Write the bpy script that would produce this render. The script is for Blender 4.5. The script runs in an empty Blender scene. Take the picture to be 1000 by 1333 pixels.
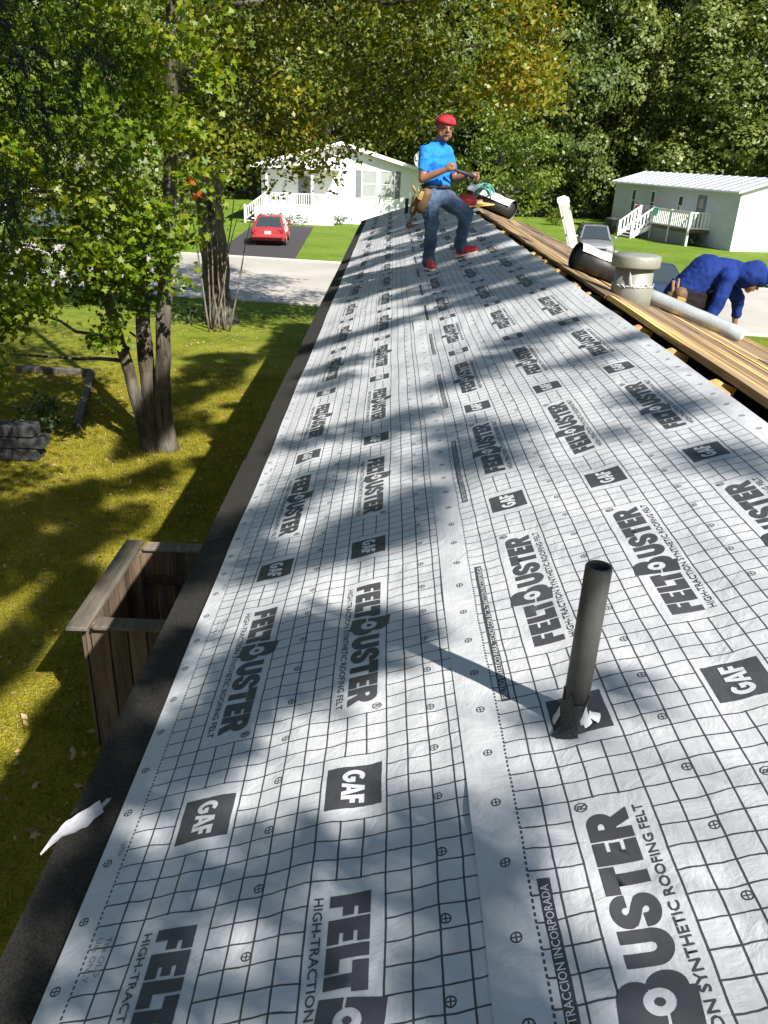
import bpy, bmesh, math, random
import numpy as np
from mathutils import Vector, Matrix, Euler

random.seed(7)
rng = np.random.default_rng(11)
R = math.radians
SC = bpy.context.scene
COL = SC.collection

# ------------------------------------------------------------------ camera, sky, sun, exposure
CAM = Vector((-0.381, 0.0, 1.159))
cr, cu, cf = Vector((0.99916184, 0.01131234, 0.03934015)), Vector((-0.04049941, 0.41290597, 0.90987277)), Vector((0.00595099, 0.91070341, -0.41301803))
cam = bpy.data.cameras.new('camera')
cam.sensor_fit = 'VERTICAL'; cam.sensor_height = 36.0; cam.lens = 1025.4 / 1333 * 36
cam.clip_start = 0.02; cam.clip_end = 1500
camo = bpy.data.objects.new('camera', cam); COL.objects.link(camo)
mw = Matrix.Identity(4)
for i in range(3):
    mw[i][0] = cr[i]; mw[i][1] = cu[i]; mw[i][2] = -cf[i]; mw[i][3] = CAM[i]
camo.matrix_world = mw
SC.camera = camo

SUN = Vector((0.46089, -0.59295, 0.66030)).normalized()
world = bpy.data.worlds.new('World'); SC.world = world; world.use_nodes = True
wn = world.node_tree; wn.nodes.clear()
wo = wn.nodes.new('ShaderNodeOutputWorld'); bg = wn.nodes.new('ShaderNodeBackground'); sky = wn.nodes.new('ShaderNodeTexSky')
sky.sky_type = 'NISHITA'; sky.sun_disc = False
sky.sun_elevation = math.asin(SUN.z); sky.sun_rotation = math.atan2(SUN.x, SUN.y)
sky.air_density = 1.2; sky.dust_density = 0.6; sky.ozone_density = 1.4
bg.inputs['Strength'].default_value = 0.052
wn.links.new(sky.outputs[0], bg.inputs['Color']); wn.links.new(bg.outputs[0], wo.inputs['Surface'])

sun = bpy.data.lights.new('sun', 'SUN'); sun.energy = 5.0; sun.angle = R(0.53); sun.color = (1.0, 0.95, 0.87)
suno = bpy.data.objects.new('sun', sun); COL.objects.link(suno)
suno.rotation_euler = SUN.to_track_quat('Z', 'Y').to_euler(); suno.location = SUN * 60

SC.view_settings.view_transform = 'Standard'; SC.view_settings.look = 'None'
SC.view_settings.exposure = 1.22; SC.view_settings.gamma = 1.0
SC.view_settings.use_curve_mapping = False
SC.cycles.max_bounces = 8; SC.cycles.transparent_max_bounces = 8
SC.cycles.use_denoising = True

# ------------------------------------------------------------------ helpers
G = -3.63                       # lawn level; the roof surface passes through the origin
SL = R(18.2); CS, SN = math.cos(SL), math.sin(SL)
S = 1.22                        # one roof unit in metres


def roof(v, Y, n=0.0):          # v metres up the slope, Y along the ridge, n above the surface
    return Vector((v * CS - n * SN, Y, v * SN + n * CS))


RV = 0.93 * S                   # ridge
RID = roof(RV, 0)


def fars(w, Y, n=0.0):          # other slope, w metres down from the ridge
    return Vector((RID.x + w * CS + n * SN, Y, RID.z - w * SN + n * CS))


class MB:
    def __init__(self): self.v = []; self.f = []

    def add(self, vs, fs):
        o = len(self.v); self.v += [tuple(p) for p in vs]; self.f += [tuple(i + o for i in f) for f in fs]; return self

    def box(self, c, s, rot=None, bev=0.0):
        c = Vector(c); x, y, z = [q / 2 for q in s]
        m = rot if rot is not None else Matrix.Identity(3)
        if bev <= 0:
            P = [(-x, -y, -z), (x, -y, -z), (x, y, -z), (-x, y, -z), (-x, -y, z), (x, -y, z), (x, y, z), (-x, y, z)]
            F = [(0, 3, 2, 1), (4, 5, 6, 7), (0, 1, 5, 4), (1, 2, 6, 5), (2, 3, 7, 6), (3, 0, 4, 7)]
        else:
            b = min(bev, x * .9, y * .9, z * .9)
            P = []
            for zz, k in ((-z, b), (-z + b, 0), (z - b, 0), (z, b)):
                for sx, sy in ((-1, -1), (1, -1), (1, 1), (-1, 1)):
                    P.append((sx * (x - k), sy * (y - k), zz))
            F = [(0, 3, 2, 1), (12, 13, 14, 15)]
            for l in range(3):
                for i in range(4):
                    j = (i + 1) % 4
                    F.append((l * 4 + i, l * 4 + j, l * 4 + 4 + j, l * 4 + 4 + i))
        return self.add([c + m @ Vector(p) for p in P], F)

    def hexa(self, P):
        return self.add(P, [(0, 3, 2, 1), (4, 5, 6, 7), (0, 1, 5, 4), (1, 2, 6, 5), (2, 3, 7, 6), (3, 0, 4, 7)])

    def tube(self, pts, rad, n=8, cap=True):
        pts = [Vector(p) for p in pts]
        if not hasattr(rad, '__len__'): rad = [rad] * len(pts)
        V = []; ref = None
        for i, p in enumerate(pts):
            d = (pts[min(i + 1, len(pts) - 1)] - pts[max(i - 1, 0)])
            d = d.normalized() if d.length > 1e-9 else Vector((0, 0, 1))
            if ref is None: ref = Vector((1, 0, 0)) if abs(d.x) < .9 else Vector((0, 1, 0))
            a = (ref - d * ref.dot(d)).normalized(); b = d.cross(a); ref = a
            for k in range(n):
                t = 2 * math.pi * k / n
                V.append(p + (a * math.cos(t) + b * math.sin(t)) * rad[i])
        F = []
        for i in range(len(pts) - 1):
            for k in range(n):
                k2 = (k + 1) % n
                F.append((i * n + k, i * n + k2, (i + 1) * n + k2, (i + 1) * n + k))
        if cap:
            F.append(tuple(reversed(range(n)))); F.append(tuple((len(pts) - 1) * n + k for k in range(n)))
        return self.add(V, F)

    def lathe(self, prof, c=(0, 0, 0), n=24):
        c = Vector(c); V = []; F = []
        for r, z in prof:
            for k in range(n):
                t = 2 * math.pi * k / n
                V.append(c + Vector((r * math.cos(t), r * math.sin(t), z)))
        for i in range(len(prof) - 1):
            for k in range(n):
                k2 = (k + 1) % n
                F.append((i * n + k, i * n + k2, (i + 1) * n + k2, (i + 1) * n + k))
        if prof[0][0] > 1e-6: F.append(tuple(reversed(range(n))))
        if prof[-1][0] > 1e-6: F.append(tuple((len(prof) - 1) * n + k for k in range(n)))
        return self.add(V, F)

    def ball(self, c, r, n=10, m=7):
        if not hasattr(r, '__len__'): r = (r, r, r)
        prof = [(math.sin(math.pi * i / m), -math.cos(math.pi * i / m)) for i in range(m + 1)]
        V = []; F = []; c = Vector(c)
        for a, z in prof:
            for k in range(n):
                t = 2 * math.pi * k / n
                V.append(c + Vector((r[0] * a * math.cos(t), r[1] * a * math.sin(t), r[2] * z)))
        for i in range(m):
            for k in range(n):
                k2 = (k + 1) % n
                F.append((i * n + k, i * n + k2, (i + 1) * n + k2, (i + 1) * n + k))
        return self.add(V, F)


def new_obj(name, me, parent=None):
    o = bpy.data.objects.new(name, me); COL.objects.link(o)
    if parent is not None: o.parent = parent
    return o


def build(name, mb, mat, parent=None, smooth=False, off=None):
    me = bpy.data.meshes.new(name)
    V = mb.v if off is None else [(p[0] - off[0], p[1] - off[1], p[2] - off[2]) for p in mb.v]
    me.from_pydata(V, [], mb.f); me.validate(verbose=False)
    me.materials.append(mat)
    if smooth: me.polygons.foreach_set('use_smooth', [True] * len(me.polygons))
    me.update()
    return new_obj(name, me, parent)


def wpart(name, mb, mat, root, smooth=False):      # vertices given in world space
    return build(name, mb, mat, root, smooth, off=root.location)


def thing(name, label, cat, loc=(0, 0, 0), rz=0.0, group=None):
    o = bpy.data.objects.new(name, None); COL.objects.link(o)
    o.empty_display_size = .1
    o.location = loc; o.rotation_euler = (0, 0, rz)
    o['label'] = label; o['category'] = cat
    if group: o['group'] = group
    return o


def tag(o, label=None, cat=None, group=None, kind=None):
    if label: o['label'] = label
    if cat: o['category'] = cat
    if group: o['group'] = group
    if kind: o['kind'] = kind
    return o


# ------------------------------------------------------------------ materials
def nodes(name):
    m = bpy.data.materials.new(name); m.use_nodes = True
    nt = m.node_tree; return m, nt, nt.nodes['Principled BSDF']


def MN(nt, op, a, b=None, c=None):
    n = nt.nodes.new('ShaderNodeMath'); n.operation = op
    for i, q in enumerate((a, b, c)):
        if q is None: continue
        if isinstance(q, (int, float)): n.inputs[i].default_value = q
        else: nt.links.new(q, n.inputs[i])
    return n.outputs[0]


def ramp(nt, fac, stops):
    r = nt.nodes.new('ShaderNodeValToRGB')
    while len(r.color_ramp.elements) < len(stops): r.color_ramp.elements.new(.5)
    for e, (p, c) in zip(r.color_ramp.elements, stops):
        e.position = p; e.color = (*c, 1)
    nt.links.new(fac, r.inputs[0]); return r.outputs[0]


def noise(nt, scale, detail=4, vec=None, rough=.55, dist=0.0):
    n = nt.nodes.new('ShaderNodeTexNoise'); n.inputs['Scale'].default_value = scale
    n.inputs['Detail'].default_value = detail; n.inputs['Roughness'].default_value = rough; n.inputs['Distortion'].default_value = dist
    if vec is not None: nt.links.new(vec, n.inputs['Vector'])
    return n.outputs['Fac']


def tc(nt, which='Object', scale=None):
    t = nt.nodes.new('ShaderNodeTexCoord'); o = t.outputs[which]
    if scale is not None:
        mp = nt.nodes.new('ShaderNodeMapping'); mp.inputs['Scale'].default_value = scale
        nt.links.new(o, mp.inputs['Vector']); o = mp.outputs['Vector']
    return o


def bump(nt, bs, h, strength=.3, dist=.01):
    b = nt.nodes.new('ShaderNodeBump'); b.inputs['Strength'].default_value = strength; b.inputs['Distance'].default_value = dist
    nt.links.new(h, b.inputs['Height']); nt.links.new(b.outputs[0], bs.inputs['Normal'])


def mixc(nt, fac, a, b):
    n = nt.nodes.new('ShaderNodeMix'); n.data_type = 'RGBA'
    if isinstance(fac, (int, float)): n.inputs['Factor'].default_value = fac
    else: nt.links.new(fac, n.inputs['Factor'])
    for i, q in ((6, a), (7, b)):
        if isinstance(q, tuple): n.inputs[i].default_value = (*q, 1)
        else: nt.links.new(q, n.inputs[i])
    return n.outputs[2]


def plain(name, col, rough=.6, var=.25, scale=6.0, metal=0.0, bmp=.15, stretch=None, bdist=.01, coat=0.0):
    m, nt, bs = nodes(name)
    v = tc(nt, 'Object', stretch)
    f = noise(nt, scale, 5, v)
    lo = tuple(c * (1 - var) for c in col); hi = tuple(min(1, c * (1 + var)) for c in col)
    nt.links.new(ramp(nt, f, [(.3, lo), (.7, hi)]), bs.inputs['Base Color'])
    bs.inputs['Roughness'].default_value = rough; bs.inputs['Metallic'].default_value = metal
    bs.inputs['Coat Weight'].default_value = coat
    if rough >= .75: bs.inputs['Specular IOR Level'].default_value = .12
    if bmp > 0: bump(nt, bs, noise(nt, scale * 4, 4, v), bmp, bdist)
    return m


def wood(name, dark, light, grain=(26, 1.1, 26), rand=.35, rough=.8, streak=None):
    m, nt, bs = nodes(name)
    v = tc(nt, 'Object', grain)
    oi = nt.nodes.new('ShaderNodeObjectInfo')
    vm = nt.nodes.new('ShaderNodeVectorMath'); vm.operation = 'ADD'
    cb = nt.nodes.new('ShaderNodeCombineXYZ')
    k = MN(nt, 'MULTIPLY', oi.outputs['Random'], 40.0)
    nt.links.new(k, cb.inputs[0]); nt.links.new(k, cb.inputs[1])
    nt.links.new(v, vm.inputs[0]); nt.links.new(cb.outputs[0], vm.inputs[1])
    f = noise(nt, 1.0, 6, vm.outputs[0], .62, .6)
    c = ramp(nt, f, [(.3, dark), (.52, tuple((a + b) / 2 for a, b in zip(dark, light))), (.72, light)])
    if streak:
        f2 = noise(nt, .42, 4, vm.outputs[0], .5, .8)
        c = mixc(nt, ramp(nt, f2, [(.53, (0, 0, 0)), (.61, (1, 1, 1))]), c, streak)
    h = nt.nodes.new('ShaderNodeHueSaturation')
    nt.links.new(MN(nt, 'MULTIPLY_ADD', oi.outputs['Random'], rand * 2, 1 - rand), h.inputs['Value'])
    nt.links.new(c, h.inputs['Color'])
    nt.links.new(h.outputs[0], bs.inputs['Base Color']); bs.inputs['Roughness'].default_value = rough
    bs.inputs['Specular IOR Level'].default_value = .25
    bump(nt, bs, f, .5, .004)
    return m


def leafmat(name, cols, trans=.45, patch=.35, rough=.45):
    m = bpy.data.materials.new(name); m.use_nodes = True
    nt = m.node_tree; bs = nt.nodes['Principled BSDF']
    g = nt.nodes.new('ShaderNodeNewGeometry')
    f = noise(nt, patch, 2, tc(nt, 'Object'))
    k = MN(nt, 'ADD', MN(nt, 'MULTIPLY', g.outputs['Random Per Island'], .62), MN(nt, 'MULTIPLY_ADD', f, 1.1, -.36))
    n = len(cols)
    c = ramp(nt, k, [(.05 + .9 * i / (n - 1), q) for i, q in enumerate(cols)])
    nt.links.new(c, bs.inputs['Base Color']); bs.inputs['Roughness'].default_value = rough
    bs.inputs['Specular IOR Level'].default_value = .35 if rough < .9 else .03
    tr = nt.nodes.new('ShaderNodeBsdfTranslucent')
    h = nt.nodes.new('ShaderNodeHueSaturation'); h.inputs['Saturation'].default_value = 1.15; h.inputs['Value'].default_value = 1.5
    h.inputs['Hue'].default_value = .49
    nt.links.new(c, h.inputs['Color']); nt.links.new(h.outputs[0], tr.inputs['Color'])
    mx = nt.nodes.new('ShaderNodeMixShader'); mx.inputs[0].default_value = trans
    nt.links.new(bs.outputs[0], mx.inputs[1]); nt.links.new(tr.outputs[0], mx.inputs[2])
    nt.links.new(mx.outputs[0], nt.nodes['Material Output'].inputs['Surface'])
    return m


def bark(name, dark, light, scale=5):
    m, nt, bs = nodes(name)
    v = tc(nt, 'Object', (scale * 2.2, scale * 2.2, scale * .45))
    f = noise(nt, 1.0, 6, v, .65, .8)
    f2 = noise(nt, .9, 3, tc(nt, 'Object'))
    c = ramp(nt, f, [(.40, dark), (.58, light)])
    c = mixc(nt, ramp(nt, f2, [(.45, (0, 0, 0)), (.65, (.55, .55, .55))]), c, (.24, .23, .19))
    nt.links.new(c, bs.inputs['Base Color']); bs.inputs['Roughness'].default_value = .9
    bump(nt, bs, f, 1.0, .06)
    return m


M = {}
M['white'] = plain('white_paint', (.78, .78, .77), .5, .05, 3, bmp=.05)
M['vinyl'] = plain('white_vinyl', (.74, .75, .76), .45, .04, 1.5, bmp=.04)
M['shadevinyl'] = plain('shade_tinted_vinyl', (.52, .53, .60), .5, .05, 1.5, bmp=.04)  # white siding on the shaded side, its shade put into the colour
M['beige'] = plain('beige_vinyl', (.5, .46, .38), .55, .06, 2)
M['dark'] = plain('dark_rubber', (.018, .018, .02), .6, .2, 20)
M['shutter'] = plain('grey_shutter', (.16, .17, .19), .6, .1, 8)
M['curtain'] = plain('pale_curtain', (.30, .32, .31), .9, .15, 9, stretch=(6, 6, .6))
M['asphaltdrive'] = plain('asphalt_drive', (.055, .05, .055), .9, .3, 30, bmp=.3)
M['shingle'] = plain('asphalt_shingle', (.034, .032, .029), .95, .55, 160, bmp=.8, bdist=.003)
M['pvc'] = plain('grey_pvc', (.042, .041, .038), .5, .35, 9, bmp=.06)
M['bootpvc'] = plain('dark_flashing', (.024, .024, .026), .55, .6, 60, bmp=.4)
M['galv'] = plain('painted_galvanised_steel', (.25, .255, .22), .42, .14, 7, metal=.25, bmp=.08)
M['tube'] = plain('pale_plastic_film', (.30, .325, .34), .25, .10, 8, metal=.1, bmp=.3)
M['membrane'] = plain('black_membrane', (.02, .019, .02), .5, .3, 14, bmp=.2)
M['film'] = plain('white_release_film', (.78, .79, .82), .3, .05, 6, bmp=.25)
M['alum'] = plain('aluminium', (.62, .63, .64), .35, .1, 10, metal=.7)
M['fibre'] = plain('pale_ladder_rail', (.45, .45, .42), .5, .1, 10)
M['teal'] = plain('teal_hose', (.09, .30, .25), .4, .15, 12)
M['red'] = plain('red_cloth', (.42, .035, .04), .7, .25, 30, bmp=.3)
M['fresh'] = wood('fresh_wood', (.42, .25, .07), (.66, .47, .17), rand=.15)
M['deck'] = wood('weathered_deck', (.11, .07, .04), (.28, .19, .11), grain=(30, .9, 30), rand=.4, streak=(.46, .31, .11))
M['greydeck'] = wood('grey_deck', (.10, .072, .05), (.25, .18, .12), grain=(34, 1.0, 34), rand=.3)
M['fence'] = wood('old_fence_wood', (.05, .037, .027), (.14, .10, .07), grain=(18, 18, 1.4), rand=.45)
M['cap'] = wood('old_cap_wood', (.075, .066, .054), (.18, .155, .125), grain=(20, 2, 20), rand=.3)
M['timber'] = wood('garden_timber', (.05, .045, .04), (.14, .12, .10), grain=(8, 1, 8), rand=.3)
M['attic'] = plain('attic_shade_dark', (.02, .018, .016), .95, .4, 12)  # near-black colour stands in for the shade inside the open ridge
M['metalroof'] = plain('white_metal_roof', (.40, .42, .46), .38, .08, 1.2, bmp=.03)
M['roofgrey'] = plain('grey_shingle_far', (.16, .155, .15), .95, .3, 6)
M['stone'] = plain('grey_block', (.055, .056, .058), .9, .4, 9, bmp=.8, bdist=.03)
M['skin'] = plain('brown_skin', (.22, .10, .057), .5, .1, 18, bmp=.05)
M['hair'] = plain('black_hair', (.012, .010, .009), .5, .3, 40)
M['blueshirt'] = plain('bright_blue_cotton', (.018, .16, .58), .8, .18, 9, bmp=.25, bdist=.02)
M['hoodie'] = plain('royal_blue_fleece', (.010, .026, .14), .85, .2, 8, bmp=.3, bdist=.02)
M['darkcloth'] = plain('dark_trousers', (.012, .010, .010), .9, .3, 10, bmp=.25, bdist=.02)
M['redcap'] = plain('red_cap', (.45, .03, .045), .75, .2, 16, bmp=.2)
M['redshoe'] = plain('red_shoe', (.52, .025, .035), .5, .2, 20)
M['sole'] = plain('white_sole', (.6, .58, .56), .6, .15, 20)
M['leather'] = plain('tan_leather', (.11, .062, .03), .7, .35, 14, bmp=.4)
M['yellowtan'] = plain('yellow_leather', (.30, .17, .035), .65, .3, 14, bmp=.3)
M['eye'] = plain('dark_eye', (.015, .01, .01), .3, .1, 10, bmp=0)
M['lip'] = plain('lip', (.22, .075, .06), .5, .1, 10, bmp=0)
M['pink'] = plain('pink_towel', (.75, .12, .28), .9, .15, 10)
M['mint'] = plain('mint_towel', (.20, .66, .50), .9, .15, 10)
M['redpaint'] = plain('red_car_paint', (.30, .03, .035), .25, .06, 1, bmp=0, coat=.6)
M['silver'] = plain('silver_car_paint', (.24, .245, .26), .28, .05, 1, metal=.35, bmp=0, coat=.6)
M['navy'] = plain('dark_blue_car_paint', (.02, .03, .06), .22, .05, 1, bmp=0, coat=.7)
M['tail'] = plain('tail_light', (.30, .012, .015), .2, .05, 1, bmp=0)
M['lamp'] = plain('lamp_glass', (.6, .6, .58), .15, .05, 1, bmp=0)
M['plate'] = plain('number_plate', (.6, .6, .56), .4, .05, 10, bmp=0)
M['bin'] = plain('charcoal_plastic', (.03, .032, .035), .6, .2, 10)
M['paper'] = plain('white_torn_plastic', (.26, .26, .285), .45, .06, 14, bmp=.3)
M['trunk'] = bark('grey_brown_bark', (.022, .017, .013), (.09, .07, .05))
M['trunkdark'] = bark('dark_bark', (.02, .016, .013), (.075, .06, .048))
M['limb'] = bark('branch_bark', (.03, .025, .02), (.09, .075, .06), 9)
M['palestem'] = bark('pale_stem', (.09, .075, .055), (.20, .175, .135), 9)
m, nt, bs = nodes('window_glass'); bs.inputs['Base Color'].default_value = (.03, .04, .045, 1); bs.inputs['Roughness'].default_value = .06
bs.inputs['Specular IOR Level'].default_value = .8; M['glass'] = m
# denim
m, nt, bs = nodes('blue_denim'); v = tc(nt)
f = noise(nt, 5, 3, v); f2 = noise(nt, 120, 2, v)
nt.links.new(ramp(nt, MN(nt, 'MULTIPLY_ADD', f2, .25, MN(nt, 'MULTIPLY', f, .85)), [(.35, (.022, .04, .085)), (.75, (.095, .15, .235))]), bs.inputs['Base Color'])
bs.inputs['Roughness'].default_value = .9; bump(nt, bs, f, .5, .03); M['denim'] = m

M['leafnear'] = leafmat('maple_leaf_green', [(.045, .09, .006), (.09, .155, .008), (.15, .205, .010), (.23, .24, .016)], .34, .5)
M['leafbig'] = leafmat('maple_leaf_olive', [(.042, .07, .008), (.08, .115, .010), (.14, .165, .013), (.20, .19, .016), (.25, .15, .02)], .32, .22)
M['leafred'] = leafmat('turning_leaf_red', [(.28, .05, .02), (.33, .10, .03), (.25, .14, .03)], .4, 1.5)
M['leafbg'] = leafmat('oak_leaf_mid', [(.052, .078, .015), (.09, .125, .022), (.135, .165, .030), (.18, .195, .042)], .20, .12)
M['leafbg2'] = leafmat('oak_leaf_dark', [(.040, .064, .015), (.070, .102, .021), (.105, .14, .029), (.15, .17, .038)], .20, .12)
M['leaflight'] = leafmat('light_green_leaf', [(.07, .115, .018), (.115, .17, .026), (.165, .21, .035), (.20, .235, .04)], .4, .25)
M['needle'] = leafmat('pine_needle', [(.010, .017, .015), (.016, .025, .024), (.022, .032, .032)], .02, 2.0, .95)
M['shrubleaf'] = leafmat('shrub_leaf', [(.02, .045, .012), (.04, .08, .018), (.07, .11, .02)], .3, .6)

# lawn
m, nt, bs = nodes('lawn_grass'); v = tc(nt)
f1 = noise(nt, .45, 5, v, .65); f2 = noise(nt, 2.2, 6, v, .7); f3 = noise(nt, 30, 4, v)
mixv = MN(nt, 'ADD', MN(nt, 'MULTIPLY', f1, .40), MN(nt, 'ADD', MN(nt, 'MULTIPLY', f2, .36), MN(nt, 'MULTIPLY', f3, .24)))
sx = nt.nodes.new('ShaderNodeSeparateXYZ'); nt.links.new(v, sx.inputs[0])
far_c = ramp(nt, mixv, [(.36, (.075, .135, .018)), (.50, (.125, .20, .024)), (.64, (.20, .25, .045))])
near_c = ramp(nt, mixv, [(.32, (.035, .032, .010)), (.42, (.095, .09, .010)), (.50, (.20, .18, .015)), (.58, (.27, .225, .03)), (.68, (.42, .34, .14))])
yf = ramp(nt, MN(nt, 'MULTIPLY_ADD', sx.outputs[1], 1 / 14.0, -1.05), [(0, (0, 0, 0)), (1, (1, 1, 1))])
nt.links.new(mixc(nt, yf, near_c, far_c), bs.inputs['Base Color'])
bs.inputs['Roughness'].default_value = .95; bs.inputs['Specular IOR Level'].default_value = .1
bump(nt, bs, MN(nt, 'ADD', f3, MN(nt, 'MULTIPLY', f2, 1.5)), .9, .06); M['lawn'] = m
M['blade'] = leafmat('grass_blade', [(.09, .095, .010), (.18, .165, .014), (.32, .275, .04), (.14, .155, .014)], .35, .5)
M['fallen'] = leafmat('fallen_leaf', [(.30, .20, .09), (.42, .30, .14), (.24, .12, .04), (.5, .42, .25)], .2, .8)
# street
m, nt, bs = nodes('worn_street'); v = tc(nt)
f1 = noise(nt, .25, 5, v); f3 = noise(nt, 40, 3, v)
nt.links.new(ramp(nt, MN(nt, 'ADD', MN(nt, 'MULTIPLY', f1, .7), MN(nt, 'MULTIPLY', f3, .3)), [(.35, (.27, .255, .23)), (.65, (.40, .38, .35))]), bs.inputs['Base Color'])
bs.inputs['Roughness'].default_value = .9; bump(nt, bs, f3, .3, .01); M['street'] = m
M['kerb'] = plain('concrete_kerb', (.48, .46, .42), .85, .12, 5)


# felt: the print (grid, boxes, nailing marks, dashes, bar) is flat ink laid out in roll cells
def felt_material():
    m, nt, bs = nodes('printed_roofing_felt')
    uv = nt.nodes.new('ShaderNodeTexCoord').outputs['UV']
    ob = tc(nt)
    s = nt.nodes.new('ShaderNodeSeparateXYZ'); nt.links.new(uv, s.inputs[0])
    w1 = noise(nt, 7.0, 3, ob); vv = nt.nodes.new('ShaderNodeMapping'); vv.inputs['Location'].default_value = (9.3, 4.1, 2.2)
    nt.links.new(ob, vv.inputs['Vector']); w2 = noise(nt, 9.0, 3, vv.outputs[0])
    x = MN(nt, 'ADD', s.outputs[0], MN(nt, 'MULTIPLY_ADD', w1, .14, -.07))
    y = MN(nt, 'ADD', s.outputs[1], MN(nt, 'MULTIPLY_ADD', w2, .36, -.18))
    ym = MN(nt, 'FLOORED_MODULO', y, 24.0)
    lt = lambda a, b: MN(nt, 'LESS_THAN', a, b)
    gt = lambda a, b: MN(nt, 'GREATER_THAN', a, b)
    mul = lambda *a: a[0] if len(a) == 1 else MN(nt, 'MULTIPLY', a[0], mul(*a[1:]))
    mx = lambda *a: a[0] if len(a) == 1 else MN(nt, 'MAXIMUM', a[0], mx(*a[1:]))
    inv = lambda a: MN(nt, 'SUBTRACT', 1.0, a)
    ab = lambda a: MN(nt, 'ABSOLUTE', a)
    # zones across
    z = MN(nt, 'FLOORED_MODULO', MN(nt, 'SUBTRACT', x, 2.0), 7.0)
    inside = mul(gt(x, 1.9), lt(x, 19.1), gt(z, .05), lt(z, 2.95))
    zl = mul(gt(ym, .06), lt(ym, 13.94)); zb = mul(gt(ym, 17.06), lt(ym, 20.94))
    blank = mul(inside, mx(zl, zb))
    xi = MN(nt, 'ROUND', x); dxl = ab(MN(nt, 'SUBTRACT', x, xi))
    long = mul(lt(dxl, .041), gt(xi, .5), lt(xi, 20.5))
    dyl = ab(MN(nt, 'SUBTRACT', ym, MN(nt, 'ROUND', ym)))
    cross = mul(lt(dyl, .037), gt(x, 0.0), lt(x, 21.0))
    grid = mul(mx(long, cross), inv(blank))
    dash = mul(mx(lt(ab(x), .045), lt(ab(MN(nt, 'SUBTRACT', x, 21.0)), .045)), lt(MN(nt, 'FRACT', MN(nt, 'MULTIPLY', y, 4.0)), .6))
    box = mul(gt(x, 2.0), lt(x, 19.0), gt(z, .24), lt(z, 2.76), gt(ym, 17.72), lt(ym, 20.28))
    bar = mul(gt(x, .27), lt(x, .73), mx(lt(ym, 10.65), gt(ym, 20.9)))
    # nailing marks
    dx = None
    for q in (-.76, 6.8, 14.2, 21.75):
        d = ab(MN(nt, 'SUBTRACT', x, q)); dx = d if dx is None else MN(nt, 'MINIMUM', dx, d)
    dy = ab(MN(nt, 'SUBTRACT', MN(nt, 'FLOORED_MODULO', MN(nt, 'ADD', y, -1.1), 3.0), 1.5))
    r = MN(nt, 'SQRT', MN(nt, 'ADD', MN(nt, 'MULTIPLY', dx, dx), MN(nt, 'MULTIPLY', dy, dy)))
    ring = lt(ab(MN(nt, 'SUBTRACT', r, .18)), .032)
    plus = mul(lt(MN(nt, 'MINIMUM', dx, dy), .028), lt(r, .18))
    ink = mx(grid, dash, box, bar, ring, plus)
    ink = MN(nt, 'MINIMUM', ink, 1.0)
    # base colour with faint grime
    g1 = noise(nt, 2.3, 6, ob, .65); g2 = noise(nt, 190, 2, ob); g3 = noise(nt, 14, 4, ob)
    base = ramp(nt, MN(nt, 'ADD', MN(nt, 'MULTIPLY', g1, .6), MN(nt, 'ADD', MN(nt, 'MULTIPLY', g3, .25), MN(nt, 'MULTIPLY', g2, .15))),
                [(.33, (.39, .40, .42)), (.52, (.47, .48, .50)), (.68, (.54, .545, .56))])
    st = noise(nt, 3.1, 6, tc(nt, 'Object', (1.0, .55, 1.0)), .72, .5)
    base = mixc(nt, ramp(nt, st, [(.60, (0, 0, 0)), (.78, (.45, .45, .45))]), base, (.36, .355, .35))
    inkc = ramp(nt, g1, [(.3, (.040, .041, .046)), (.75, (.064, .066, .072))])
    nt.links.new(mixc(nt, ink, base, inkc), bs.inputs['Base Color'])
    bs.inputs['Roughness'].default_value = .5; bs.inputs['Specular IOR Level'].default_value = .4
    # woven texture plus creases
    wv = noise(nt, 60, 3, tc(nt, 'Object', (1.0, .25, 1.0))); cre = noise(nt, 9, 5, ob, .6, 1.0)
    bump(nt, bs, MN(nt, 'ADD', MN(nt, 'MULTIPLY', wv, .18), MN(nt, 'MULTIPLY', cre, 1.0)), .34, .018)
    return m


M['felt'] = felt_material()
M['ink'] = plain('print_ink', (.052, .053, .059), .5, .25, 4, bmp=.1)
M['feltplain'] = plain('unprinted_felt', (.50, .51, .53), .5, .08, 8, bmp=.1)
M['faintink'] = plain('faint_print_ink', (.20, .205, .22), .5, .2, 8, bmp=.05)

# ------------------------------------------------------------------ setting: ground, street, drives
mb = MB()
n = 40
xs = np.concatenate([np.linspace(-420, -40, 8), np.linspace(-30, 50, 41), np.linspace(70, 420, 8)])
ys = np.concatenate([np.linspace(-200, -20, 6), np.linspace(-14, 100, 58), np.linspace(130, 620, 10)])
vs = []; fs = []
for j, y in enumerate(ys):
    for i, x in enumerate(xs):
        vs.append((x, y, G))
nx = len(xs)
for j in range(len(ys) - 1):
    for i in range(nx - 1):
        a = j * nx + i; fs.append((a, a + 1, a + nx + 1, a + nx))
mb.add(vs, fs)
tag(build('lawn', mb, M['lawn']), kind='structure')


def street_y(x, near): return (27.15 - .148 * (x + 0)) if near else (38.45 - .152 * (x + 0))


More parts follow.
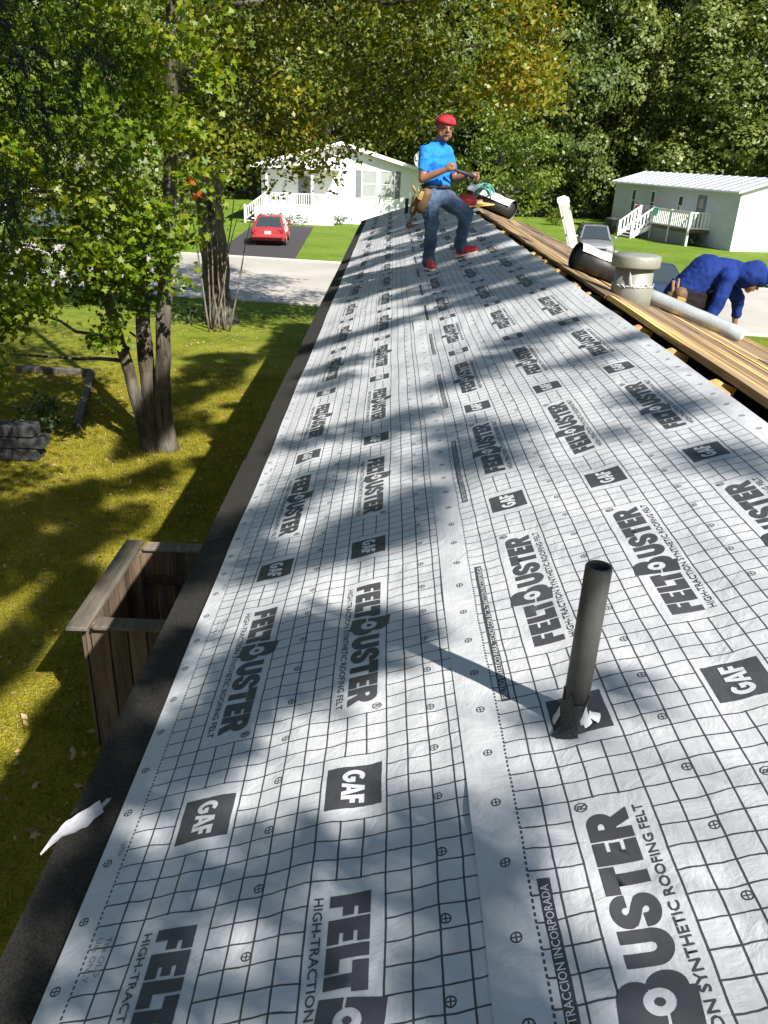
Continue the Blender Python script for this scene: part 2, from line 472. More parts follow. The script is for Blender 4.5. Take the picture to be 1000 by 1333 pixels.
mb = MB(); vs = []; fs = []
X = np.linspace(-90, 110, 41)
for x in X: vs += [(x, street_y(x, True), G + .004), (x, street_y(x, False), G + .004)]
for i in range(len(X) - 1): fs.append((2 * i, 2 * i + 2, 2 * i + 3, 2 * i + 1))
mb.add(vs, fs); tag(build('street', mb, M['street']), kind='structure')
mb = MB()
for i in range(len(X) - 1):
    for near in (True, False):
        a, b = X[i], X[i + 1]; o = -.28 if near else .02
        ya, yb = street_y(a, near) + o, street_y(b, near) + o
        mb.hexa([(a, ya, G - .05), (b, yb, G - .05), (b, yb + .26, G - .05), (a, ya + .26, G - .05),
                 (a, ya, G + .05), (b, yb, G + .05), (b, yb + .26, G + .05), (a, ya + .26, G + .05)])
tag(build('kerb', mb, M['kerb']), kind='structure')
mb = MB().add([(-9.0, 39.9, G + .008), (-4.95, 39.55, G + .008), (-5.75, 58.3, G + .008), (-9.9, 58.3, G + .008)], [(0, 1, 2, 3)])
tag(build('driveway', mb, M['asphaltdrive']), kind='structure')
mb = MB().add([(8.0, 37.4, G + .008), (13.4, 36.6, G + .008), (13.4, 53.5, G + .008), (8.6, 53.5, G + .008)], [(0, 1, 2, 3)])
tag(build('gravel_driveway', mb, M['street']), kind='structure')

# ------------------------------------------------------------------ the home we stand on
YA, YB = -2.0, 20.9
home = thing('mobile_home', 'long single wide home whose low roof is being stripped and covered with grey felt', 'house', (0, 0, G))
EV = -0.97 * S
ex = roof(EV, 0)
# walls
wl, wr, wt = -.86, 3.02 - .27, -.47
mb = MB()
mb.box(((wl - .0 + wl + .1) / 2, (YA + YB) / 2 + .0, (G + wt) / 2), (.1, YB - YA - .6, wt - G))
wpart('wall', mb, M['beige'], home)
mb = MB().box((wr, (YA + YB) / 2, (G + wt) / 2), (.1, YB - YA - .6, wt - G)); wpart('wall', mb, M['beige'], home)
for yy in (YA + .35, YB - .35):
    mb = MB(); a, b = wl + .06, wr - .06
    P = [(a, G), (b, G), (b, wt), (RID.x, RID.z - .10), (a, wt)]
    mb.add([(p[0], yy - .05, p[1]) for p in P] + [(p[0], yy + .05, p[1]) for p in P],
           [(4, 3, 2, 1, 0), (5, 6, 7, 8, 9)] + [(i, (i + 1) % 5, (i + 1) % 5 + 5, i + 5) for i in range(5)])
    wpart('gable_wall', mb, M['beige'], home)
# near slope decking (below the felt), edge of raw wood at the ridge slot
mb = MB()
v0, v1 = EV + .012, .868 * S + .012
mb.hexa([roof(v0, YA, -.032), roof(v1, YA, -.032), roof(v1, YB, -.032), roof(v0, YB, -.032),
         roof(v0, YA, -.014), roof(v1, YA, -.014), roof(v1, YB, -.014), roof(v0, YB, -.014)])
wpart('roof_deck', mb, M['fresh'], home)
# soffit closing the near side, eave trim
mb = MB().box((ex.x + .012, (YA + YB) / 2, ex.z - .085), (.022, YB - YA, .13)); wpart('fascia', mb, M['white'], home)
mb = MB().box(((ex.x + wl) / 2 + .01, (YA + YB) / 2, wt + .012), (wl - ex.x - .03, YB - YA, .012)); wpart('soffit', mb, M['white'], home)
# starter shingles along the eave
for k in range(23):
    y0 = YA + k * 1.0 + random.uniform(-.006, .006); y1 = y0 + .994
    dv = random.uniform(-.004, .004)
    tt = .004 + .0015 * (k % 2)
    mb = MB(); a, b = EV + dv, -.80 * S
    mb.hexa([roof(a, y0, -.0135), roof(b, y0, -.0135), roof(b, y1, -.0135), roof(a, y1, -.0135),
             roof(a, y0, -.0118 + tt), roof(b, y0, -.0118 + tt), roof(b, y1, -.0118 + tt), roof(a, y1, -.0118 + tt)])
    if y0 < YB - .3: wpart('starter_shingle', mb, M['shingle'], home)
# attic floor coloured near-black for the dark interior, trusses that cross the open slot
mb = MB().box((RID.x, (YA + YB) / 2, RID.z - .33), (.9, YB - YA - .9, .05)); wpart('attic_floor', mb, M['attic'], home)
for k in range(-6, 30):
    y = 2.72 + .61 * k + random.uniform(-.02, .02)
    if not YA + .2 < y < YB - .3: continue
    t = .045; a = .84 * S; mb = MB()
    fr_ = any(abs(y - q) < .25 for q in (2.72, 3.33, 3.95, 4.55)) or random.random() < .25
    lo = random.uniform(.006, .016) if fr_ else random.uniform(.03, .05)
    P = [roof(a, y, -.033), roof(a + .05, y, -lo), roof(RV - .03, y, -lo), fars(.07, y, -.034), fars(.07, y, -.12), roof(a, y, -.13)]
    mb.add([(p.x, p.y - t / 2, p.z) for p in P] + [(p.x, p.y + t / 2, p.z) for p in P],
           [(0, 1, 2, 3, 4, 5), (11, 10, 9, 8, 7, 6)] + [(i, i + 6, (i + 1) % 6 + 6, (i + 1) % 6) for i in range(6)])
    wpart('rafter', mb, M['fresh'] if fr_ else M['greydeck'], home)
# far slope: stripped boards running along the ridge
w = .012
row = 0
while w < 2.02:
    bw = random.uniform(.115, .15)
    y = YA + random.uniform(-3.0, 0); first = True
    while y < YB:
        y1 = y + random.uniform(3.2, 4.3)
        ya, yb = max(y, YA), min(y1 - .006, YB)
        if yb - ya > .1:
            lift = random.uniform(-.004, .004)
            if row < 2: lift += random.uniform(.0, .012)
            ns = 6
            mb = MB(); vs = []; fs = []
            for i in range(ns + 1):
                q = ya + (yb - ya) * i / ns; wob = random.uniform(-.004, .004) * (2.2 if row == 0 else 1)
                li = lift + random.uniform(-.0015, .0015)
                a_, b_ = w + wob, w + bw - .006 + random.uniform(-.002, .002)
                vs += [fars(a_, q, -.018), fars(b_, q, -.018), fars(b_, q, li), fars(a_, q, li)]
            for i in range(ns):
                o = 4 * i
                for k in range(4): fs.append((o + k, o + (k + 1) % 4, o + 4 + (k + 1) % 4, o + 4 + k))
            fs += [(3, 2, 1, 0), (4 * ns, 4 * ns + 1, 4 * ns + 2, 4 * ns + 3)]
            mb.add(vs, fs)
            mt = M['deck'] if (row in (0, 1, 3) or random.random() < .25) else M['greydeck']
            wpart('deck_board', mb, mt, home)
        y = y1
    w += bw; row += 1
WE = w
mb = MB().hexa([fars(.07, YA, -.035), fars(WE - .02, YA, -.035), fars(WE - .02, YB, -.035), fars(.07, YB, -.035),
                fars(.07, YA, -.02), fars(WE - .02, YA, -.02), fars(WE - .02, YB, -.02), fars(.07, YB, -.02)])
wpart('under_deck', mb, M['attic'], home)
e = fars(WE, 0)
mb = MB().box((e.x + .012, (YA + YB) / 2, e.z - .075), (.022, YB - YA, .12)); wpart('fascia', mb, M['white'], home)
# splintered yellow slivers lying along the slot
for k in range(26):
    y = random.uniform(1.5, 13); l = random.uniform(.05, .22)
    mb = MB().box(roof(.872 * S + random.uniform(-.01, .018), y, -.004), (random.uniform(.012, .03), l, .008), Euler((0, -SL, random.uniform(-.15, .15))).to_matrix())
    wpart('wood_sliver', mb, M['fresh'], home)

# ------------------------------------------------------------------ felt sheets
CX1, CX2, CY = .0417 * S, .0415 * S, .0406 * S
wv = [(rng.uniform(-1, 1) * .9, rng.uniform(4, 46), rng.uniform(0, 6.28), rng.uniform(.35, 1.0)) for _ in range(22)]


def wr_(v, Y):                  # ripples of the loose sheet, mostly running along the roll
    h = 0
    for a, kv, ph, am in wv:
        ky = a * (3 + kv * .22)
        h = h + am * np.sin(kv * v + ky * Y + ph + .8 * np.sin(1.3 * Y + ph)) * (.0011 if kv > 22 else .0016)
    return h * .8


def lip(v, Y):                  # places where the overlapping edge lifts
    e_ = -.148 * S; h = 0
    for yc, L, hh in ((1.19, .07, .011), (3.45, .12, .004), (6.2, .2, .004), (2.1, .1, .002)):
        h = h + hh * np.exp(-((Y - yc) / L) ** 2) * np.exp(-np.maximum(0, v - e_) / .03)
    return h


def sheet_pos(sheet, x, y):     # roll cells -> roof v, Y
    if sheet == 2: return (-.0725 * S + CX2 * x, 1.376 * S + CY * y)
    return (-.795 * S + CX1 * (21 - x), 1.881 * S - CY * y)


def felt_n(sheet, v, Y):
    h = wr_(v, Y)
    return h + (.0062 + lip(v, Y) if sheet == 2 else .0035)


def rp(v, Y, nn):
    return np.stack([v * CS - nn * SN, Y + 0 * v, v * SN + nn * CS], -1)


def make_sheet(sheet, va, vb, label, y0, y1):
    Ys = np.concatenate([np.arange(y0, 6, .022), np.arange(6, y1, .06), [y1]])
    Vs = np.linspace(va, vb, int((vb - va) / .022) + 1)
    VV, YY = np.meshgrid(Vs, Ys)
    edge = 0.004 * np.sin(2.1 * YY) + .003 * np.sin(5.3 * YY + 1)      # the roll is never quite straight
    VE = VV + edge * ((VV - va) / (vb - va) if sheet == 2 and False else 1) * .6
    nn = felt_n(sheet, VE, YY)
    P = rp(VE, YY, nn).reshape(-1, 3)
    r_, c_ = VV.shape
    # skirt: a thin turned-down edge all round the low side
    idx = np.arange(r_ * c_).reshape(r_, c_)
    F = np.stack([idx[:-1, :-1], idx[:-1, 1:], idx[1:, 1:], idx[1:, :-1]], -1).reshape(-1, 4)
    SK = rp(VE[:, 0] + .001, YY[:, 0], nn[:, 0] - .003)
    sk = np.arange(r_) + r_ * c_
    ed = np.arange(r_) + r_ * c_ + r_
    F2 = np.stack([sk[:-1], ed[:-1], ed[1:], sk[1:]], -1)
    P = np.concatenate([P, SK, P[idx[:, 0]]]); F = np.concatenate([F, F2])
    me = bpy.data.meshes.new('felt_sheet'); me.from_pydata(P.tolist(), [], F.tolist())
    if sheet == 2: ux = (VV + .0725 * S) / CX2; uy = (YY - 1.376 * S) / CY
    else: ux = 21 - (VV + .795 * S) / CX1; uy = (1.881 * S - YY) / CY
    U = np.stack([ux.reshape(-1), uy.reshape(-1)], -1); e_ = np.stack([ux[:, 0], uy[:, 0]], -1); U = np.concatenate([U, e_, e_])
    uvl = me.uv_layers.new(name='roll')
    li = np.empty(len(me.loops), int); me.loops.foreach_get('vertex_index', li)
    uvl.data.foreach_set('uv', U[li].astype(np.float32).reshape(-1))
    me.materials.append(M['felt']); me.polygons.foreach_set('use_smooth', [True] * len(me.polygons)); me.update()
    o = new_obj('felt_sheet', me)
    return tag(o, label, 'roofing felt', 'printed felt sheets on the roof')


FE1 = make_sheet(1, -.846 * S, -.05 * S, 'lower printed grey felt sheet along the dark eave shingles, overlapped by the other sheet', YA + .2, YB - .05)
FE2 = make_sheet(2, -.148 * S, .866 * S, 'upper printed grey felt sheet between the overlap seam and the open wooden ridge', YA + .2, YB - .1)


# --- lettering
def loops_mesh(loops):
    cu_ = bpy.data.curves.new('outline', 'CURVE'); cu_.dimensions = '2D'; cu_.fill_mode = 'BOTH'
    for lp in loops:
        sp = cu_.splines.new('POLY'); sp.points.add(len(lp) - 1)
        for p, q in zip(sp.points, lp): p.co = (q[0], q[1], 0, 1)
        sp.use_cyclic_u = True
    o = bpy.data.objects.new('outline', cu_); COL.objects.link(o)
    bpy.context.view_layer.update()
    dg = bpy.context.evaluated_depsgraph_get(); me = o.evaluated_get(dg).to_mesh()
    bm = bmesh.new(); bm.from_mesh(me); o.evaluated_get(dg).to_mesh_clear()
    bpy.data.objects.remove(o); bpy.data.curves.remove(cu_)
    bmesh.ops.remove_doubles(bm, verts=bm.verts, dist=1e-5)
    return bm


def text_bm(txt, width, height, bold=0.0):
    cu_ = bpy.data.curves.new('t', 'FONT'); cu_.body = txt; cu_.resolution_u = 2; cu_.offset = bold; cu_.size = 1
    o = bpy.data.objects.new('t', cu_); COL.objects.link(o); bpy.context.view_layer.update()
    dg = bpy.context.evaluated_depsgraph_get(); me = o.evaluated_get(dg).to_mesh()
    bm = bmesh.new(); bm.from_mesh(me); o.evaluated_get(dg).to_mesh_clear()
    bpy.data.objects.remove(o); bpy.data.curves.remove(cu_)
    xs_ = [v.co.x for v in bm.verts]; ys_ = [v.co.y for v in bm.verts if v.co.y >= -.02]
    x0, x1, y1 = min(xs_), max(xs_), .73
    for v in bm.verts: v.co.x = (v.co.x - x0) / (x1 - x0) * width; v.co.y = v.co.y / y1 * height
    return bm


def slice_bm(bm, step):
    xs_ = [v.co.x for v in bm.verts]; ys_ = [v.co.y for v in bm.verts]
    for ax, lo, hi in ((0, min(xs_), max(xs_)), (1, min(ys_), max(ys_))):
        q = math.ceil(lo / step) * step + step * .37
        while q < hi:
            co = [0, 0, 0]; co[ax] = q; no = [0, 0, 0]; no[ax] = 1
            bmesh.ops.bisect_plane(bm, geom=bm.verts[:] + bm.edges[:] + bm.faces[:], plane_co=co, plane_no=no)
            q += step
    return bm


def arr(bm):
    bm.verts.ensure_lookup_table(); bm.verts.index_update()
    V = np.array([v.co[:2] for v in bm.verts]); F = [tuple(v.index for v in f.verts) for f in bm.faces]
    bm.free(); return V, F


def arc(cx, cy, r, a0, a1, n=8, ry=None):
    ry = ry or r
    return [(cx + r * math.cos(R(a0 + (a1 - a0) * i / n)), cy + ry * math.sin(R(a0 + (a1 - a0) * i / n))) for i in range(n + 1)]


def stroke(pts, hw):
    P = [Vector((p[0], p[1])) for p in pts]; L_, R_ = [], []
    for i, p in enumerate(P):
        d = (P[min(i + 1, len(P) - 1)] - P[max(i - 1, 0)]).normalized(); nrm = Vector((-d.y, d.x))
        L_.append(p + nrm * hw); R_.append(p - nrm * hw)
    return [tuple(q) for q in L_ + R_[::-1]]


def sh(lp, dx, sx=1.0): return [(p[0] * sx + dx, p[1]) for p in lp]


Fl = [(0, 0), (.33, 0), (.33, .33), (.60, .33), (.60, .60), (.38, .60), (.38, .71), (.63, .71), (.63, 1), (0, 1)]
El = [(0, 0), (.66, 0), (.66, .28), (.38, .28), (.38, .38), (.62, .38), (.62, .62), (.38, .62), (.38, .72), (.66, .72), (.66, 1), (0, 1)]
Ll = [(0, 0), (.66, 0), (.66, .33), (.34, .33), (.34, 1), (0, 1)]
TF = [(.30, 0), (.63, 0), (.63, .64), (.74, .64), (.74, 1), (0, 1), (0, .64), (.30, .64)]
Tl = [(.21, 0), (.54, 0), (.54, .68), (.75, .68), (.75, 1), (0, 1), (0, .68), (.21, .68)]
Ul = [(0, 1), (0, .36)] + arc(.42, .36, .42, 180, 360, 14, .38) + [(.84, 1), (.53, 1), (.53, .42)] + arc(.42, .42, .11, 0, -180, 8, .12) + [(.31, 1)]
Sl = [(.33, .30)] + [(.33, .27)] + arc(.42, .26, .09, 200, 340, 5, .06) + [(.51, .33), (.16, .52), (.0, .60), (.0, .74)] + arc(.40, .70, .40, 180, 0, 14, .32) + \
     [(.49, .70)] + arc(.41, .71, .09, 0, 180, 6, .08) + [(.33, .68), (.60, .52), (.80, .42), (.82, .27)] + arc(.41, .28, .41, 0, -180, 14, .30)
Sl = [(.0, .36), (.0, .28)] + arc(.41, .28, .41, 180, 360, 14, .30) + [(.82, .34), (.76, .46), (.60, .55), (.38, .64), (.33, .70)] + arc(.42, .71, .09, 180, 0, 6, .08) + \
     [(.51, .66), (.82, .66), (.82, .72)] + arc(.41, .72, .41, 0, 180, 14, .30) + [(.0, .66), (.06, .54), (.22, .45), (.44, .36), (.49, .30)] + arc(.41, .28, .08, 0, -180, 6, .07) + [(.33, .36)]
Rl = [(0, 0), (.33, 0), (.33, .35), (.36, .35), (.54, 0), (.92, 0), (.68, .40)] + arc(.50, .68, .34, -58, 90, 12, .32) + [(0, 1)]
Rh = [(.33, .60), (.42, .60)] + arc(.43, .68, .09, -90, 90, 6, .08) + [(.33, .76)]


def rot8(lp, c=(.6, .6), a=-6):
    ca, sa = math.cos(R(a)), math.sin(R(a))
    return [(c[0] + (p[0] - c[0]) * ca - (p[1] - c[1]) * sa, c[1] + (p[0] - c[0]) * sa + (p[1] - c[1]) * ca) for p in lp]


# the big B: two lobes round a cap-nail disc, split by a slit
Bu = rot8([(0, .60), (0, 1.36), (.62, 1.36)] + arc(.62, .98, .40, 90, -10, 10, .38) + [(.90, .74)] + arc(.52, .60, .40, 20, 200, 12, .36) + [(.10, .52)])
Bu = rot8([(0, .50), (0, 1.36), (.60, 1.36)] + arc(.60, .97, .42, 90, -25, 10, .39) + arc(.56, .58, .31, 35, 195, 12) + [(.20, .50)])
Bd = rot8([(0, .43), (.22, .43)] + arc(.56, .58, .31, 208, 390, 12) + [(.90, .80)] + arc(.86, .40, .40, 75, -90, 12, .40) + [(.86, -.14), (0, -.14)])
Bring = rot8(arc(.56, .58, .10, 0, 345, 14))


def join_loops(groups):
    bm = bmesh.new()
    for g in groups:
        b = loops_mesh(g); me = bpy.data.meshes.new('g'); b.to_mesh(me); b.free(); bm.from_mesh(me); bpy.data.meshes.remove(me)
    return bm


def logo():
    return join_loops([[Fl], [sh(El, .68)], [sh(Ll, 1.40)], [sh(TF, 1.82)], [sh(Bu, 2.68, .90)], [sh(Bd, 2.68, .90)], [sh(Bring, 2.68, .90)],
                       [sh(Ul, 3.90)], [sh(Sl, 4.77)], [sh(Tl, 5.61)], [sh(El, 6.40)], [sh(Rl, 7.10), sh(Rh, 7.10)]])


LH = 1.59
bm = logo()
for v in bm.verts: v.co.x *= LH * .982; v.co.y *= LH
LOGO = arr(slice_bm(bm, .55)); LOGO_LOW = None
SUBT = arr(slice_bm(text_bm('HIGH-TRACTION SYNTHETIC ROOFING FELT', 12.5, .36, .012), 1.2))
A_ = [[(0, 0), (.27, 0), (.33, .22), (.58, .22), (.64, 0), (.92, 0), (.62, 1), (.30, 1)], [(.385, .40), (.455, .74), (.525, .40)]]
G_ = arc(.47, .5, .47, 52, 335, 22, .5) + [(.90, .58), (.50, .58), (.50, .36), (.64, .36)] + arc(.49, .5, .20, 318, 60, 14, .27)
F_ = [(0, 0), (.27, 0), (.27, .38), (.55, .38), (.55, .60), (.27, .60), (.27, .77), (.62, .77), (.62, 1), (0, 1)]
bm = join_loops([[G_], [sh(A_[0], .93), sh(A_[1], .93)], [sh(F_, 1.86)]])
for v in bm.verts: v.co.x *= 2.05 / 2.48; v.co.y *= 1.02
GAF = arr(slice_bm(bm, .5))
BART = arr(slice_bm(text_bm('FIELTRO SINTETICO PARA TECHOS CON ALTA-TRACCION INCORPORADA', 13.3, .30, .004), 1.2))
SMA = arr(slice_bm(text_bm('Use ONLY', 1.9, .26), 1.2))
SMB = arr(slice_bm(text_bm('The OLD', 1.7, .26), 1.2))
REG = arr(text_bm('\u00ae', .5, .5, .01))
LOTN = arr(text_bm('78706', .9, .22))


def stamp(name, geo, sheet, x, y, mat, parent, n0=.0011):
    V, F = geo
    xx = x - V[:, 1]; yy = y + V[:, 0]
    v, Y = sheet_pos(sheet, xx, yy)
    if Y.min() < -.5 or Y.max() > YB - .25: return
    P = rp(v, Y, felt_n(sheet, v, Y) + n0)
    me = bpy.data.meshes.new(name); me.from_pydata(P.tolist(), [], F); me.materials.append(mat)
    # keep every face looking up
    me.update()
    if len(me.polygons) and me.polygons[0].normal.z < 0: me.flip_normals()
    me.polygons.foreach_set('use_smooth', [True] * len(me.polygons)); me.update()
    o = new_obj(name, me, parent)
    return o


for sheet, par, cols in ((1, FE1, (1, 2)), (2, FE2, (0, 1, 2))):
    ks = range(-17, 3) if sheet == 1 else range(-2, 17)
    for k in ks:
        y0 = 24 * k
        _, Yc = sheet_pos(sheet, 0, y0 + 7.0)
        if Yc < -.6 or Yc > 20: continue
        for c in cols:
            xb = 2 + 7 * c
            stamp('printed_logo', LOGO, sheet, xb + 2.1, y0 + .72, M['ink'], par)
            stamp('printed_emblem', GAF, sheet, xb + 2.0, y0 + 17.98, M['feltplain'], par, .0013)
            if Yc < 11: stamp('printed_slogan', SUBT, sheet, xb + 2.70, y0 + .75, M['ink'], par)
            if Yc < 4: stamp('printed_mark', REG, sheet, xb + .75, y0 + 13.35, M['ink'], par)
        if sheet == 2 and Yc < 6: stamp('printed_bar_text', BART, sheet, .65, y0 - 2.9, M['feltplain'], par, .0013)
        if sheet == 1 and Yc < 4:
            stamp('printed_note', SMA, sheet, 20.72, y0 + .6, M['faintink'], par); stamp('printed_note', SMB, sheet, 20.33, y0 + .6, M['faintink'], par)
            stamp('printed_note', LOTN, sheet, 21.35, y0 - 4.6, M['faintink'], par)

# ------------------------------------------------------------------ things on the roof
# plastic vent pipe with the felt torn up round its foot
pb = roof(.0745, 1.417, .004)
t = thing('vent_pipe', 'upright grey plastic vent pipe poking through the near felt, casting a long shadow', 'vent pipe', pb)
pr_ = .0275
mb = MB().lathe([(pr_, -.05), (pr_, .385), (pr_ - .002, .389), (pr_ - .006, .389), (pr_ - .007, .384), (pr_ - .007, .20), (0, .20)], n=32)
build('pipe', mb, M['pvc'], t, True)
mb = MB()
nn = 26; V = []; F = []
for j, (rr, zz) in enumerate(((pr_ + .016, .0), (pr_ + .006, .018), (pr_ + .0025, .045), (pr_ + .002, .075))):
    for k in range(nn):
        a = 2 * math.pi * k / nn
        z_ = zz + .0225 * 1.0 * 0 + (math.cos(a) * (rr) * math.tan(SL) if j < 2 else 0)
        if j == 3: z_ += random.uniform(-.022, .012)
        V.append((rr * math.cos(a), rr * math.sin(a), z_))
for j in range(3):
    for k in range(nn):
        k2 = (k + 1) % nn; F.append((j * nn + k, j * nn + k2, j * nn + nn + k2, j * nn + nn + k))
mb.add(V, F); build('flashing_collar', mb, M['bootpvc'], t, True)
for a0, wd, hh, ot, mt in ((-58, 20, .040, .018, 'feltplain'), (-20, 16, .022, .030, 'feltplain'), (-118, 26, .016, .040, 'bootpvc'), (172, 22, .034, .016, 'feltplain'), (-88, 18, .014, .028, 'bootpvc')):
    V = []; F = []; q = 6
    for i in range(q + 1):
        a = R(a0 - wd + 2 * wd * i / q); jit = random.uniform(.6, 1.25) * (1 - abs(i / q - .5) * 1.3)
        for j, (k, zz) in enumerate(((ot, .004), (.012, .012), (.005, .012 + hh * jit))):
            rr = pr_ + k; x_, y_ = rr * math.cos(a), rr * math.sin(a)
            V.append((x_, y_, zz + (x_ * math.tan(SL) if j < 2 else x_ * .2)))
    for i in range(q):
        for j in range(2): F.append((3 * i + j, 3 * i + 3 + j, 3 * i + 4 + j, 3 * i + 1 + j))
    build('torn_flap', MB().add(V, F), M[mt], t, True)

# small far pipe
fp = roof(-.053, 18.7)
t = thing('vent_pipe', 'short dark vent pipe standing near the far end of the felt', 'vent pipe', fp)
build('pipe', MB().lathe([(.04, -.05), (.04, .31), (.032, .31), (.032, .15), (0, .15)], n=16), M['dark'], t, True)

# furnace vent on the far slope
vb = fars(.36, 6.02)
t = thing('furnace_vent', 'stout painted metal furnace vent with a round flat cap beside the ridge', 'roof vent', (vb.x, vb.y, vb.z - .01))
build('vent_body', MB().lathe([(.150, -.08), (.148, .12), (.1465, .125), (.139, .13), (.137, .262)], n=36), M['galv'], t, True)
build('cap_brace', MB().tube([(.12, -.02, .24), (.135, -.02, .27)], .008).tube([(-.12, .02, .24), (-.135, .02, .27)], .008).tube([(0, -.125, .24), (0, -.14, .27)], .008), M['galv'], t)
build('vent_cap', MB().lathe([(.150, .250), (.172, .252), (.175, .262), (.175, .322), (.170, .332), (.155, .338), (.0, .345)], n=36), M['galv'], t, True)
build('seam_band', MB().lathe([(.1478, .116), (.152, .120), (.152, .127), (.142, .131)], n=36), M['galv'], t, True)
mb = MB(); Q = []
for k in range(28):
    a = 2 * math.pi * k / 28
    c_, s_ = math.cos(a), math.sin(a); mq = .23 / max(abs(c_), abs(s_))
    for rr in (.148, mq): Q.append((rr * c_, rr * s_, -rr * c_ * math.tan(SL) + .012))
mb.add(Q, [(2 * k, 2 * k + 1, (2 * k + 3) % 56, (2 * k + 2) % 56) for k in range(28)])
build('base_flange', mb, M['galv'], t)
dr = MB()
for k in range(10):
    a = R(-150 + k * 14); dr.tube([(.150 * math.cos(a), .150 * math.sin(a), .12 + random.uniform(-.006, .03)), (.150 * math.cos(a + .2), .150 * math.sin(a + .2), .12 + random.uniform(-.01, .01))], .004, 5)
dr.tube([(.147 * math.cos(R(-118)), .147 * math.sin(R(-118)), .23), (.152 * math.cos(R(-108)), .152 * math.sin(R(-108)), .125)], .005, 5)
build('dried_sealant', dr, M['feltplain'], t)

# pale tube lying on the far slope
def lay(fr, to, rad): return [Vector(fr), Vector(to)]


a = fars(.74, 6.60, .082); b = fars(1.42, 6.32, .082)
a = fars(.62, 6.55, .062); b = fars(1.33, 6.14, .062)
t = thing('plastic_wrapped_roll', 'long pale shiny tube lying down the far slope in front of the crouching man', 'roll', (a + b) / 2)
d = (b - a)
pts = [a + d * i / 8 for i in range(9)]
build('wrapped_tube', MB().tube([p - (a + b) / 2 for p in pts], [.056 + random.uniform(-.0015, .0015) for _ in pts], 20), M['tube'], t, True)
build('end_fold', MB().tube([b - (a + b) / 2 - d * .004, b - (a + b) / 2 + d.normalized() * .012, b - (a + b) / 2 + d.normalized() * .02], [.050, .042, .02], 14), M['film'], t, True)


# curled offcuts of felt: pale outside, black underside, open towards the ridge
def curl(p0, p1, rad, label):
    p0, p1 = Vector(p0), Vector(p1); c = (p0 + p1) / 2; d = (p1 - p0).normalized()
    t = thing('curled_felt', label, 'felt offcut', c, group='curled felt offcuts by the ridge')
    side = d.cross(Vector((0, 0, 1))).normalized(); up = side.cross(d)
    if side.dot(CAM - c) < 0: side = -side
    for nm, dr_, mt in (('pale_face', 0, 'film'), ('black_underside', -.005, 'membrane')):
        V = []; F = []; nA, nL = 22, 8
        for j in range(nL + 1):
            wob = 1 + .05 * math.sin(j * 1.7)
            for i in range(nA + 1):
                an = R(-100 + 252 * i / nA) if nm == 'pale_face' else R(-100 + 251 * i / nA)
                sp = 1 - .16 * max(0, i / nA - .55) / .45
                # angle runs from under the back, up over the top, to the front lip
                rr = (rad + dr_) * sp * (wob if i > nA * .6 else 1)
                V.append(p0 - c + (p1 - p0) * (j / nL) + (-side * math.cos(an) + up * math.sin(an)) * rr)
        for j in range(nL):
            for i in range(nA): F.append((j * (nA + 1) + i, j * (nA + 1) + i + 1, (j + 1) * (nA + 1) + i + 1, (j + 1) * (nA + 1) + i))
        build(nm, MB().add(V, F), M[mt], t, True)
    # the sheet's inner wraps, seen as the dark core
    build('inner_wrap', MB().tube([p0 - c + d * .02 - up * rad * .12, p1 - c - d * .02 - up * rad * .12], rad * .80, 20), M['membrane'], t, True)
    return t


curl(fars(.14, 7.22, .12), fars(.74, 7.34, .12), .122, 'curled felt offcut with pale top and black underside lying behind the furnace vent')
curl(fars(.12, 17.9, .19), fars(.98, 17.2, .19), .19, 'far curled felt offcut at the ridge beside the standing man, teal hose on it')

# coiled teal hose on the far roll
c = fars(.34, 17.65, .33)
t = thing('air_hose', 'teal air hose coiled over the far white roll', 'hose', c)
for k in range(6):
    pts = []
    ox, oy = random.uniform(-.05, .05), random.uniform(-.25, .25)
    for i in range(25):
        an = 2 * math.pi * i / 24
        pts.append((ox + .20 * math.cos(an) + random.uniform(-.01, .01), oy + .42 * math.sin(an), .03 + .02 * k - .22 * math.cos(an) ** 2 + .02 * math.sin(3 * an + k)))
    build('hose_loop', MB().tube(pts, .016, 8, False), M['teal'], t, True)

# bits of wood, a grey flat sheet and a red bag at the ridge behind the man's knee
p = roof(.90 * S, 15.7, .03)
t = thing('wood_board', 'yellow offcut board lying across the ridge behind the man in blue', 'board', p)
build('board', MB().box((0, 0, .02), (.55, 1.3, .022), Euler((0, -.1, .25)).to_matrix(), .004), M['fresh'], t)
build('nailed_cleat', MB().box((.05, .1, .05), (.45, .09, .04), Euler((0, -.1, .3)).to_matrix(), .004), M['deck'], t)
p = roof(.72 * S, 14.3, .012)
t = thing('metal_flashing', 'flat grey metal flashing piece lying on the felt near the far ridge', 'flashing', p)
build('flashing_sheet', MB().box((0, 0, .006), (.62, .35, .006), Euler((0, -SL, .1)).to_matrix()), M['alum'], t)
build('flashing_bend', MB().box((-.29, .03, .014), (.02, .35, .02), Euler((0, -SL, .1)).to_matrix()), M['alum'], t)
p = roof(.84 * S, 15.2, .05)
t = thing('tool_bag', 'small red bag lying by the ridge behind the standing man', 'bag', p)
build('bag_body', MB().ball((0, 0, .09), (.19, .13, .12), 14, 9), M['red'], t, True)
build('bag_strap', MB().tube([(-.12, 0, .17), (-.05, .02, .26), (.05, .02, .26), (.12, 0, .17)], .012), M['dark'], t, True)
p = roof(-.0 * S, 15.3, .02)
t = thing('wood_strip', 'pale straight strip of trim lying across the felt left of the standing man', 'strip', p)
build('strip', MB().box((0.05, 0, .012), (.95, .16, .02), Euler((0, -SL, .2)).to_matrix(), .003), M['white'], t)

